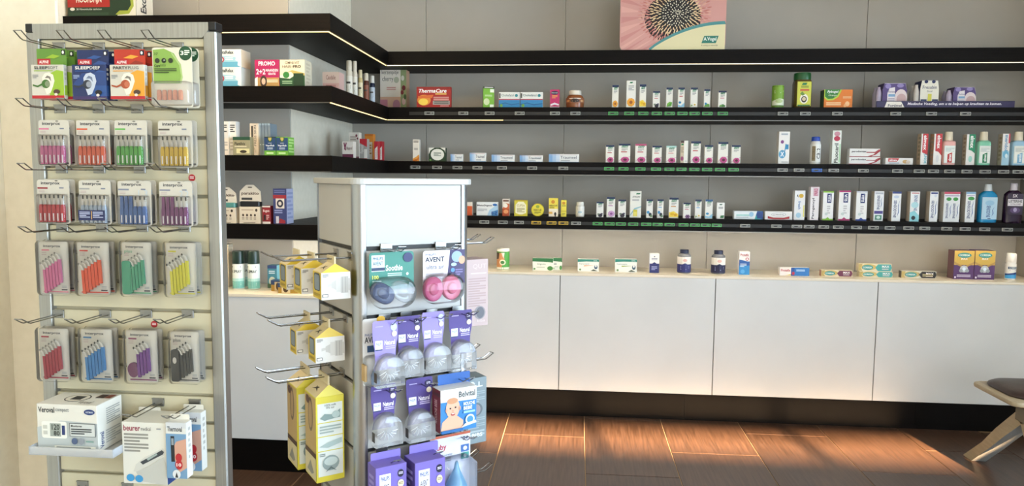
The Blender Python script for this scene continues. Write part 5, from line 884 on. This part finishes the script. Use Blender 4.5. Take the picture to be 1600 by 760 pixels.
def hangbox(s, x0, x1, y0, y1, Yp, dd, c, prints, rp, ty, tx0, tx1, hx, hy, sidec, name='thermometer_carton', cat='box', grp=None):
    X, Z, W_, H_ = cardbox(x0, x1, y0, y1, Yp); t = thing(name, s, cat, (X, Yp, Z), 0, grp)
    b = MB().box(-W_/2, 0, 0, W_/2, dd, H_, mat(c), .001); b.add([(W_/2+.0002, .001, .001), (W_/2+.0002, dd-.001, .001), (W_/2+.0002, dd-.001, H_-.001), (W_/2+.0002, .001, H_-.001)], [(0, 1, 2, 3)], sidec); b.build('carton', t)
    tz = onY((x0+x1)/2, ty, Yp+dd).z-Z; ta = onY(tx0, ty, Yp+dd).x-X; tb = onY(tx1, ty, Yp+dd).x-X
    MB().prism(rrect(ta, H_-.004, tb, tz, .004), dd-.0012, dd-.0002, mat('dcd8cc')).build('hang_tab', t)
    p = MB(); pr(p, flat(-W_/2, 0, W_, H_, 0), [R_(.01, .01, .99, .99, c)]+prints); p.build('printed_design', t); p = MB(); pr(p, sideR(W_/2+.0002, 0, 0, dd, H_), [R_(.02, .01, .98, .99, sidec)]+rp); p.build('side_print', t)
    return t
BEU = [T('beurer', .04, .86, .42, .955, '8a2440', 1), T('medical', .44, .87, .66, .93, '5a5a5a', 0), Ln(.05, .5, .6, .82, 6, '8a8880'), Pg([(.24, .2), (.3, .32), (.5, .44), (.92, .6), (.97, .56), (.94, .48), (.6, .32), (.36, .2)], 'c9c8c0'), Pg([(.4, .36), (.9, .57), (.95, .54), (.92, .5), (.46, .32)], '3a3f44'), Pg([(.55, .42), (.78, .515), (.8, .49), (.58, .39)], '9aa8a4'), Pg([(.3, .2), (.6, .3), (.94, .46), (1, .3), (1, .0), (.4, .05)], 'b9b9b2'), E_(.17, .1, .09, .06, '3a8fc4'), E_(.37, .09, .09, .06, '3a8fc4'), R_(.8, .9, .9, .92, '9a9a9a')]
hangbox('large white thermometer carton hanging from the slatted stand', 193.5, 262, 661, 757, SY-.11, .10, 'd8d6cc', BEU, [R_(0, 0, 1, .9, '1f3f7a'), Ln(.2, .1, .8, .8, 6, '5f7ab0')], 636, 217, 251, 0, 0, '2a4f8c')
THE = [R_(0, .9, 1, 1, 'c9ccce'), T('Thermoval', .08, .84, .8, .93, '3a4450', 1), R_(0, .0, 1, .8, '6f95b5'), Pg([(.3, .5), (.5, .66), (1, .72), (1, .2), (.6, .1)], 'c99a84'), R_(.24, .3, .42, .76, '1f2226'), R_(.27, .6, .39, .72, '8a949a'), E_(.62, .38, .16, .075, 'b3262c'), E_(.62, .25, .18, .085, 'b3262c'), T('10', .5, .22, .74, .28, 'f0e0dc', 1), E_(.5, .08, .2, .08, 'd6d9da'), Pg([(.42, .02), (.5, .12), (.58, .02)], '2a2c30')]
hangbox('front slim thermometer carton with red discs beside white one', 261.5, 293, 661, 748, SY-.115, .028, 'd8d8d2', THE, [Ln(.3, .3, .7, .9, 6, 'b8b8b2')], 647, 266, 296, 0, 0, 'e4e4de', grp='slim thermometer cartons')
hangbox('rear slim thermometer carton with red discs beside white one', 284, 316, 645, 736, SY-.035, .028, 'd8d8d2', THE, [Ln(.3, .3, .7, .9, 6, 'b8b8b2')], 632, 287, 318, 0, 0, 'e4e4de', grp='slim thermometer cartons')
for x, y, s in ((248, 628, 'carrying the large white thermometer carton'), (305, 630, 'carrying the slim thermometer cartons'), (130, 757, 'empty at the foot of the picture, left'), (200, 760, 'empty at the foot of the picture, middle')):
    hook(onY(x, y, HY), 0, .15 if y < 700 else .05, 'chrome hook '+s, 'hooks on the slatted stand')

# ------------------------------------------------------------------ goods on the tower, right-hand face
def onA(x0, x1, y0, y1, out):
    a = tface(x0, (y0+y1)/2, 'A', out); b = tface(x1, (y0+y1)/2, 'A', out); xm = (x0+x1)/2; c = tface(xm, y0, 'A', out); d = tface(xm, y1, 'A', out)
    return Vector(((a.x+b.x)/2, (a.y+b.y)/2, d.z)), (b-a).length, c.z-d.z
def hookA(px, py, label, ln=.11): hook(tface(px, py, 'A', -.0025), TH, ln, label, 'hooks on the tower')
SIL = clear('milky_silicone', (.93, .95, .97), base=.22); CASE = clear('clear_case', (.97, .98, 1), base=.035)
def loc_(P, base, rot=TH): v = P-base; return Vector((v.x*math.cos(rot)+v.y*math.sin(rot), -v.x*math.sin(rot)+v.y*math.cos(rot), v.z))
def soother(s, c0, c1, cy0, k0, k1, ky0, ky1, cc, cprints, shapes, hk):
    base, W_, H_ = onA(c0, c1, cy0, ky1-10, .045); kb, KW, KH = onA(k0, k1, ky0, ky1, .055); kl = loc_(kb, base)
    t = thing('soother_pack', s+' on the tower', 'soother pack', base, TH)
    MB().prism(rrect(-W_/2, H_*.25, W_/2, H_, .008)[:], 0, .001, mat(cc)).build('backing_card', t)
    p = MB(); pr(p, flat(-W_/2, H_*.25, W_, H_*.75, 0), [R_(.02, .08, .98, .92, cc)]+cprints); p.build('printed_design', t)
    MB().puff(rrect(-KW/2+kl.x, kl.z, KW/2+kl.x, kl.z+KH, KH*.48, 8), [(.97, 0), (1, -.008), (1, -.018), (.94, -.03), (.8, -.035)], CASE, True, kl.x, kl.z+KH/2).build('case', t, smooth=True)
    for nm, pts, m, dx in shapes:
        cx, cz = kl.x+dx*KW, kl.z+KH*.5
        MB().puff([(cx+x*KH, cz+z*KH) for x, z in pts], [(1, -.004), (1, -.012), (.9, -.016), (.75, -.014), (.5, -.013), (.42, -.020), (.3, -.022)], m, True, cx, cz).build(nm, t, smooth=True)
    hookA(*hk, 'chrome hook carrying the '+s)
but = [(.36*math.cos(a)*(1+.18*math.cos(2*a+1.2)), .36*math.sin(a)*(1+.18*math.cos(2*a+1.2))) for a in [2*math.pi*i/28 for i in range(28)]]
but2 = [(x*1.0, z*1.05) for x, z in ell(0, 0, .36, .40, 24)]
soother('teal soother pack with one blue soother', 577, 646.5, 394, 577.5, 648, 433, 482, '3a8274', [R_(.05, .5, .34, .93, 'cfe0de'), T('PHILIPS', .08, .8, .3, .88, '3a5a7a', 1), R_(.05, .52, .34, .6, '24385a'), T('AVENT', .08, .66, .3, .76, '3a5a7a', 0), T('Soothie', .36, .5, .74, .66, 'e6f0ea', 1), Ln(.4, .34, .72, .44, 2, 'b9d6cc'), T('100', .06, .3, .2, .4, 'd9e26a', 1), Ln(.06, .14, .26, .26, 2, 'b9d6cc'), E_(.86, .84, .11, .13, '2a3060'), E_(.84, .4, .03, .04, 'cfe6dc')], [('soother', but, mat('32466e', .35), -.22), ('soother', but, clear('pale_soother', (.9, .95, 1), base=.18), .22)], (603, 387))
soother('white and purple soother pack with two pink soothers', 661, 726, 391, 658.5, 723, 428, 474, 'dcd9de', [Pg([(.55, 0), (.64, 1), (1, 1), (1, 0)], '3a2f5c'), T('PHILIPS', .06, .86, .3, .92, '3a4a7a', 0), T('AVENT', .05, .68, .5, .82, '2a3048', 1), T('ultra air', .08, .48, .5, .6, '6a6f8a', 0), Ln(.06, .16, .48, .36, 4, 'a5a5ad'), E_(.8, .8, .13, .16, '8fa8cc'), E_(.92, .7, .08, .12, 'd0a080'), E_(.7, .42, .05, .06, '4f86c0'), E_(.68, .26, .05, .06, 'c05a6a'), Ln(.76, .24, .94, .44, 3, '7a6fa0'), E_(.72, .58, .07, .05, 'a9cfe8')], [('soother', but2, mat('c0507f', .35), -.22), ('soother', but2, mat('c8647f', .35), .22)], (688, 384))
def nipple(s, c0, c1, cy, k0, k1, ky0, ky1, cc, out, hk=None, dark=True):
    base, KW, KH = onA(k0, k1, ky0, ky1, out); a, W_, _ = onA(c0, c1, cy, ky1, out-.012); al = loc_(a, base); top = tface((c0+c1)/2, cy, 'A', out-.012).z-base.z
    t = thing('bottle_teat_pack', s+' on the tower', 'bottle teat pack', base, TH, 'bottle teat packs'); cx = al.x; h0 = KH*.45; hh = top-h0
    pts = []
    prof = [(0, .46), (.18, .40), (.42, .42), (.62, .49), (.8, .5), (.95, .5), (1, .46)]
    pts = [(cx+W_*f, h0+hh*z) for z, f in prof]+[(cx-W_*f, h0+hh*z) for z, f in prof[::-1]]
    MB().prism(pts, .010, .011, mat(cc)).build('backing_card', t)
    p = MB(); ink = 'e8e2f2'
    pr(p, flat(cx-W_/2, h0, W_, hh, .010), [R_(.08, .38, .92, .95, cc), R_(.1, .42, .38, .6, 'e4e6f0'), T('PHILIPS', .13, .5, .35, .56, '35508a', 0), R_(.1, .4, .38, .425, '24305a'), T('Natural', .46, .5, .88, .6, ink, 1), Ln(.5, .4, .88, .48, 2, 'b9aed8'), E_(.83, .86, .13, .08, '241a48' if dark else 'b9c4ea'), Ln(.76, .83, .9, .89, 2, 'cfc8e6'), E_(.85, .72, .1, .06, 'd9cdb8'), Ln(.1, .86, .4, .9, 1, 'a99fce')]); p.build('printed_design', t)
    arch = [(-KW/2, 0), (KW/2, 0), (KW/2, KH*.5)]+[(KW/2*math.cos(a), KH*.5+KH*.42*math.sin(a)) for a in [math.pi*i/12 for i in range(1, 12)]]+[(-KW/2, KH*.5)]
    MB().puff(arch, [(1, .0095), (.98, -.018), (.92, -.024), (.80, -.026)], CLEARB, True, 0, KH*.42, back=True).build('clear_case', t, smooth=True)
    b = MB(); R0 = KW*.455; n = 24; secs = [(R0, 0), (R0*.95, .004), (R0*.8, .010), (R0*.55, .0155), (R0*.32, .0185), (R0*.26, .024), (R0*.2, .027)]
    vs = []; fs = []
    for r, y in secs: vs += [(r*math.cos(2*math.pi*i/n), .006-y*.95, KH*.47+r*math.sin(2*math.pi*i/n)) for i in range(n)]
    fs = [(i+k*n, (i+1) % n+k*n, (i+1) % n+(k+1)*n, i+(k+1)*n) for k in range(len(secs)-1) for i in range(n)]+[[i+(len(secs)-1)*n for i in range(n)]]
    b.add(vs, fs, SIL)
    for k in range(7):
        a = math.pi*(1.05+.13*k); b.tube([(R0*.35*math.cos(a), -.0115, KH*.47+R0*.35*math.sin(a)), (R0*.62*math.cos(a+.22), -.0085, KH*.47+R0*.62*math.sin(a+.22)), (R0*.86*math.cos(a+.3), -.003, KH*.47+R0*.86*math.sin(a+.3))], .0009, mat('f0f2f4', .3), 5)
    b.build('teat', t, smooth=True)
    MB().box(-KW*.5-.0004, -.012, KH*.15, -KW*.5+.0006, .006, KH*.42, mat('3a3436')).build('side_sticker', t)
    if hk: hookA(*hk, 'chrome hook carrying the '+s)
LIL, PUR = '8d80c8', '4a3880'
base, W_, H_ = onA(567, 600, 498, 602, .035)
t = thing('bottle_pack', 'white card baby bottle pack half hidden by lilac teat pack', 'bottle pack', base, TH)
MB().prism(rrect(-W_/2, 0, W_/2, H_, .006), 0, .001, mat('d8d6d2')).build('backing_card', t); p = MB(); pr(p, flat(-W_/2, 0, W_, H_, 0), [R_(.05, .4, .95, .97, 'd8d6d2'), T('PHILIPS', .1, .74, .5, .78, '35508a', 0), T('AVENT', .08, .64, .9, .73, '22262c', 1), R_(.2, .5, 1, .6, '2f4a6a'), E_(.85, .98, .2, .05, 'd9a82c')]); p.build('printed_design', t)
MB().puff(rrect(-W_*.5, 0, W_*.5, H_*.46, .014, 6), [(1, 0), (1, -.02), (.85, -.03)], CLEARB, True, 0, H_*.23).build('clear_bubble', t, smooth=True); MB().loft([(.006, .012), (.03, .013), (.045, .006)], mat('5f86b4', .3), 14).build('bottle_cap', t, loc=(0, -.014, 0), smooth=True)
MB().box(-W_*.5-.004, -.024, H_*.1, -W_*.5+.002, .0, H_*.34, mat('b99a6a')).build('amber_clip', t)
nipple('left lilac bottle teat pack in the upper row', 582, 621, 501, 586, 628.5, 548.5, 603.4, LIL, .085, (600, 497), False)
nipple('left purple bottle teat pack in the upper row', 618.6, 656.7, 494, 621, 658.5, 537, 587.7, PUR, .055, (634, 493))
nipple('right lilac bottle teat pack in the upper row', 659, 693.5, 487.4, 662, 701, 531.6, 581, LIL, .06, (674, 488.5), False)
nipple('right purple bottle teat pack in the upper row', 701, 736.8, 485, 703, 739.5, 527, 577.6, PUR, .055, (714, 484))
nipple('left purple bottle teat pack in the lower row', 579.5, 618.8, 601, 583, 625.5, 641, 695, PUR, .055, (598, 600))
nipple('right purple bottle teat pack in the lower row', 634.5, 675, 590.5, 635.5, 676, 635.5, 687.5, PUR, .055, (652, 591))
def abox(s, x0, x1, y0, y1, out, dd, c, fp, lp, tabc, tx0, tx1, ty, hk, name='hanging_carton', grp=None, side=None, hz=None):
    base, W_, H_ = onA(x0, x1, y0, y1, out)
    t = thing(name, s+' on the tower', 'box', base, TH, grp); b = MB().box(-W_/2, 0, 0, W_/2, dd, H_, mat(c), .001)
    if side: b.add([(-W_/2-.0002, .001, .001), (-W_/2-.0002, dd-.001, .001), (-W_/2-.0002, dd-.001, H_-.001), (-W_/2-.0002, .001, H_-.001)], [(3, 2, 1, 0)], side)
    b.build('carton', t); p = MB(); pr(p, flat(-W_/2, 0, W_, H_, 0), [R_(.01, .01, .99, .99, c)]+fp); p.build('printed_design', t); p = MB(); pr(p, sideL(-W_/2-.0002, 0, 0, dd, H_), [R_(.02, .01, .98, .99, side or c)]+lp); p.build('side_print', t)
    A = loc_(tface(tx0, ty, 'A', out-dd), base); B = loc_(tface(tx1, ty, 'A', out-dd), base)
    MB().prism(rrect(A.x, H_-.005, B.x, max((A.z+B.z)/2, H_+.02), .004), dd-.0012, dd-.0002, mat(tabc)).build('hang_tab', t)
    hookA(*hk, 'chrome hook carrying the '+s); return t
BEL = [R_(0, 0, 1, .68, '2f78b8'), Pg([(0, .6), (0, .72), (1, .68), (1, .6)], '2f78b8'), R_(0, .72, 1, 1, 'dcdcd8'), T('Belvital', .5, .78, .96, .92, '33383c', 1), Pg([(.0, .06), (.04, .26), (.22, .38), (.46, .36), (.62, .24), (.62, .06)], 'd9a78c'), E_(.33, .56, .19, .24, 'dba98e'), E_(.32, .73, .15, .07, 'c08a64'), E_(.26, .56, .025, .02, '2c2420'), E_(.4, .57, .025, .02, '2c2420'), E_(.33, .42, .06, .035, 'a8443c'), E_(.33, .435, .045, .012, 'eee0d8'), E_(.33, .5, .025, .022, 'cf967c'), E_(.15, .53, .025, .05, 'd09a80'), E_(.52, .54, .022, .05, 'd09a80'), T('MOUCHE', .62, .58, .94, .66, 'eef2f6', 1), T('BEBE', .62, .48, .86, .56, 'eef2f6', 1), R_(.62, .4, .94, .45, '8fc0e4'), E_(.8, .24, .13, .12, 'd3e4f0'), E_(.8, .24, .09, .08, '3f88c2'), Pg([(.56, .08), (.66, .16), (.96, .2), (.98, .14)], 'd9e2e6'), R_(0, 0, .6, .07, '1f5f9c')]
abox('white and blue carton with baby photograph', 688.8, 743.8, 607, 673.5, .10, .05, 'd8d8d4', BEL, [R_(0, 0, 1, .8, '6a1f2c'), T('MOUCHE BEBE', .3, .2, .6, .75, 'd8b8bc', 0, 1), T('Belvital', .2, .84, .9, .94, '3a3a3a', 0)], '2f5fa8', 683.8, 734, 583, (708, 583), side='6a1f2c')
AV = [R_(.12, .46, .48, .84, 'e6e4ee'), T('PHILIPS', .16, .7, .44, .79, '35508a', 1), T('AVENT', .17, .5, .43, .62, '2a3048', 0), R_(.12, .36, .48, .46, '1c1c34'), E_(.8, .8, .1, .085, '17142c'), Ln(.73, .77, .87, .83, 2, 'cfc8e6'), E_(.8, .58, .1, .085, 'd9cfb0'), Ln(.73, .55, .87, .61, 2, '8a7a50'), Ln(.1, .1, .6, .3, 4, '6a5ca8')]
abox('left lilac baby care carton at the foot', 587.5, 635, 728, 800, .105, .055, '7465b4', AV, [Ln(.2, .3, .8, .8, 4, '9a8fd0')], '7f70bc', 578.8, 625.5, 705, (596, 706), grp='lilac baby care cartons')
abox('right lilac baby care carton at the foot', 649, 695, 720, 795, .125, .07, '7465b4', AV, [Ln(.2, .3, .8, .8, 4, '9a8fd0')], '7f70bc', 639.5, 684, 692.5, (660, 694), grp='lilac baby care cartons', side='4a3c80')
base, W_, H_ = onA(672.5, 734, 679, 790, .05)
t = thing('aspirator_pack', 'white card pack with blue bulb aspirator on the tower', 'aspirator pack', base, TH)
MB().prism(rrect(-W_/2, 0, W_/2, H_, .004), 0, .001, mat('cfd0dc')).build('backing_card', t); p = MB()
pr(p, flat(-W_/2, 0, W_, H_, 0), [R_(.02, .5, .98, .98, 'cfd0dc'), R_(0, .965, 1, 1, 'b5583a'), T('Nuby', .04, .78, .4, .88, 'b02c3a', 1), T('Nasal Aspirator', .1, .70, .55, .74, '4a4e5c', 0), T('0+', .8, .88, .94, .94, '2a3a5a', 1), R_(.76, .72, .96, .82, '3a62a0'), R_(.76, .62, .96, .71, '3f8f86'), E_(.86, .77, .05, .03, 'cfdcee'), E_(.86, .665, .04, .025, 'cfe6e0'), Ln(.1, .62, .5, .68, 2, '9a9cae')]); p.build('printed_design', t)
MB().loft([(H_*.02, .010), (H_*.06, .022), (H_*.2, .031), (H_*.34, .030), (H_*.46, .018), (H_*.56, .008), (H_*.64, .005), (H_*.66, .003)], mat('6fa6cc', .3), 20).build('bulb', t, loc=(.006, -.026, .0), smooth=True)
MB().puff(rrect(-W_*.36, H_*.0, W_*.48, H_*.7, .02, 6), [(1, 0), (.98, -.05), (.85, -.06)], CLEAR, True, .004, H_*.35).build('blister_bubble', t, smooth=True)
hookA(712, 672, 'chrome hook carrying the blue bulb aspirator pack')

# ------------------------------------------------------------------ yellow gable cartons on the tower's left face, boxes on its far face
def bplane(px, py, xb):
    o = TCEN+EN*xb; d = ray(px, py); c = Vector((0, 0, EYE)); return c+d*((o-c).dot(EN)/d.dot(EN))
def gable(s, xr, xl, xs_, y0, y1, yp, tall, hk):
    ym = (y0+y1)/2; P1 = tface(xr, ym, 'B', .012); xb = (P1-TCEN).dot(EN); Pl = bplane(xl, ym, xb); ol = -(Pl-TCEN).dot(EA)-H2
    Q = tface(xs_, ym, 'B', ol); wd = min(max(xb-(Q-TCEN).dot(EN), .05), .1); zb = bplane((xl+xr)/2, y1, xb).z; zt = bplane((xl+xr)/2, y0, xb).z; pk = bplane((xl+xr)/2, yp, xb).z-zb
    dp = ol-.012; h = zt-zb; ctr = TCEN+EN*(xb-wd/2)-EA*(H2+.012+dp/2); ctr.z = zb
    t = thing('gable_carton', f'front {s} on the left side of the tower', 'box', ctr, FROT['B'], 'yellow gable cartons')
    Y_ = mat('d3b62a' if not tall else 'cfc23a', .4); CRM = mat('cdbd96', .45)
    MB().box(-wd/2, -dp/2, 0, wd/2, dp/2, h, Y_, .001).build('carton', t)
    g = MB(); rz = h+(pk-h)*.72
    g.add([(-wd/2, -dp/2, h), (wd/2, -dp/2, h), (wd/2*.86, -.002, rz), (-wd/2*.86, -.002, rz)], [(0, 1, 2, 3)], CRM); g.add([(-wd/2, dp/2, h), (wd/2, dp/2, h), (wd/2*.86, .002, rz), (-wd/2*.86, .002, rz)], [(3, 2, 1, 0)], CRM)
    g.add([(wd/2, -dp/2, h), (wd/2, dp/2, h), (wd/2*.86, .002, rz), (wd/2*.86, -.002, rz)], [(0, 1, 2, 3)], Y_); g.add([(-wd/2, -dp/2, h), (-wd/2, dp/2, h), (-wd/2*.86, .002, rz), (-wd/2*.86, -.002, rz)], [(3, 2, 1, 0)], Y_); g.build('gable_roof', t)
    MB().box(-wd/2*.84, -.002, rz-.002, wd/2*.84, .002, h+(pk-h)*1.35, CRM).build('hang_tab', t)
    p = MB(); sf = sideR(wd/2, -dp/2, 0, dp, h)
    if not tall: pr(p, sf, [R_(0, 0, 1, 1, 'd8d6d2'), Pg([(.2, .46), (.36, .50), (.36, .6), (.2, .58)], 'c2bfba'), Pg([(.34, .42), (.42, .4), (.5, .34), (.5, .72), (.42, .68), (.34, .64)], 'bdbab4'), R_(.5, .26, .66, .8, 'c9c6c0'), R_(.66, .22, .92, .84, 'b9b6b0'), R_(.7, .24, .73, .82, 'a3a09a'), R_(.8, .24, .83, .82, 'a3a09a'), R_(.92, .3, 1, .76, 'c2bfba'), R_(.03, .1, .22, .22, '3a3a3a'), R_(.05, .12, .2, .2, 'efeee8'), Ln(.04, .82, .24, .95, 3, '8a8a88')])
    else: pr(p, sf, [R_(.06, .70, .94, .92, 'd3d8d2'), R_(.06, .54, .94, .69, 'd3d8d2'), R_(.06, .37, .94, .53, 'cfd6d0'), R_(.06, .07, .94, .36, 'd3d8d2'), T('100% milk', .3, .885, .72, .91, '5a645c', 0), T('0% air', .36, .855, .66, .88, '5a645c', 0), Pg([(.14, .75), (.3, .8), (.6, .78), (.86, .84), (.86, .74), (.5, .73), (.3, .72)], '7f9490'), E_(.7, .78, .14, .04, 'a9bab6'), Ln(.12, .56, .88, .66, 3, '9aa8a0'), Pg([(.1, .42), (.4, .46), (.9, .5), (.9, .44), (.4, .4)], '9fb0ac'), E_(.5, .22, .3, .09, '8a9a98'), E_(.5, .24, .24, .05, 'b9c6c2'), Pg([(.3, .12), (.5, .18), (.7, .12), (.5, .15)], '5a6a68'), Ln(.1, .3, .3, .34, 2, '7a8680')])
    p.build('side_print', t); p = MB()
    sf = lambda u, v, k: (-wd/2+u*wd, -dp/2-.00025*(k+1), v*h)
    if not tall: pr(p, sf, [('p', rrect(.16, .3, .86, .96, .12), '3a3c40'), ('p', rrect(.22, .34, .8, .9, .1), '7d8a94'), R_(.1, .08, .9, .22, 'c9a82c'), Ln(.16, .1, .84, .2, 3, '8a7420')])
    else: pr(p, sf, [R_(.02, .34, .98, .98, 'b99c68'), ('p', rrect(.3, .56, .74, .96, .2), '6a5a48'), ('p', rrect(.36, .6, .68, .92, .15), 'a88c64'), R_(.02, .28, .98, .34, '4a3228'), R_(.02, .02, .98, .28, 'cfc29a'), Pg([(.2, .08), (.5, .22), (.8, .1), (.6, .06)], '8a8a80'), E_(.3, .92, .16, .05, '5a3a30')])
    p.build('printed_design', t); p = MB()
    sf2 = lambda u, v, k: (-wd/2+u*wd, -dp/2+(dp/2)*v-.0004, h+(rz-h)*v+.0006+.0002*k)
    pr(p, sf2, [Pg([(.3, .3), (.45, .5), (.4, .75), (.5, .55), (.7, .7), (.6, .48), (.75, .3), (.52, .42)], '2c2620')])
    p.build('roof_print', t)
    d2 = ctr-EN*.118-EA*.018; dup(t, d2, f'rear {s} on the left side of the tower')
    if not tall and 'top' in s: dup(t, ctr-EN*.222-EA*.03, f'rearmost {s} on the left side of the tower')
    for dd, nm in ((0, 'front'), (.118, 'rear')):
        c = TCEN+EN*(xb-wd/2-dd)-EA*(H2-.004); c.z = zb+h+(pk-h)*1.22
        hook(c, FROT['B'], .21, f'long chrome hook carrying the {nm} {s}', 'hooks on the tower')
gable('yellow bottle carton in the top row', 547.5, 502, 489, 426, 468, 408, False, 0)
gable('yellow bottle carton in the middle row', 538.5, 493, 482, 527, 566, 507, False, 0)
gable('tall yellow pump carton', 538, 494, 477, 619, 752, 597, True, 0)
def dbox(s, xr, y0, y1, c, set_, dd, prints, hkz):
    P = bplane(xr, (y0+y1)/2, H2-set_); o1 = (P-TCEN).dot(EA)-H2; zb = bplane(xr-10, y1, H2-set_).z; zt = bplane(xr-10, y0, H2-set_).z; dp = o1-.012; h = zt-zb
    ctr = TCEN+EN*(H2-set_-dd/2)+EA*(H2+.012+dp/2); ctr.z = zb
    t = thing('hanging_carton', s, 'box', ctr, FROT['D']); MB().box(-dd/2, -dp/2, 0, dd/2, dp/2, h, mat(c), .001).build('carton', t)
    p = MB(); pr(p, lambda u, v, k: (-dd/2-.00025*(k+1), dp/2-u*dp, v*h), [R_(.02, .01, .98, .99, c)]+prints); p.build('printed_design', t)
    MB().puff(ell(0, h, dd*.3, .012, 12), [(1, dp/2-.001), (1, dp/2-.002)], mat('5a3a38')).build('hang_tab', t)
dbox('pale pink baby carton hanging behind the tower', 762.5, 405, 509, 'b9a3a0', .05, .07, [Ln(.1, .28, .9, .72, 12, 'a8908e'), T('QUT', .3, .85, .9, .93, 'cdb9b6', 0), E_(.62, .2, .26, .1, '8a8486'), E_(.64, .2, .18, .085, '5f5f66'), T('bibs', .5, .06, .85, .1, 'd4c4c0', 1), Ln(.2, .77, .9, .8, 1, 'd4c4c0')], 0)
dbox('grey baby carton with white lettering behind the tower', 760, 590, 692, '7f8c90', .05, .07, [E_(.3, .9, .14, .05, 'cfd6d8'), R_(.6, .86, .66, .94, 'cfd6d8'), R_(.5, .86, .8, .88, 'cfd6d8'), Ln(.1, .1, .9, .2, 2, 'a5b0b4'), T('BIBS', .3, .1, .8, .16, 'dfe4e4', 1), E_(.5, .52, .3, .1, '5f686c'), E_(.5, .52, .2, .08, '8f8488'), Ln(.1, .62, .9, .8, 6, '9aa6aa'), Ln(.1, .22, .9, .4, 6, '98a4a8')], 0)
for z, s in ((1.26, 'top'), (.893, 'middle'), (.53, 'bottom')):
    for q_, nm in ((.05, 'near'), (-.07, 'far')):
        c = TCEN+EN*q_+EA*(H2-.004); c.z = z; hook(c, FROT['D'], .15 if nm == 'near' else .17, f'{nm} chrome hook jutting right from the tower, {s} row', 'hooks on the tower')
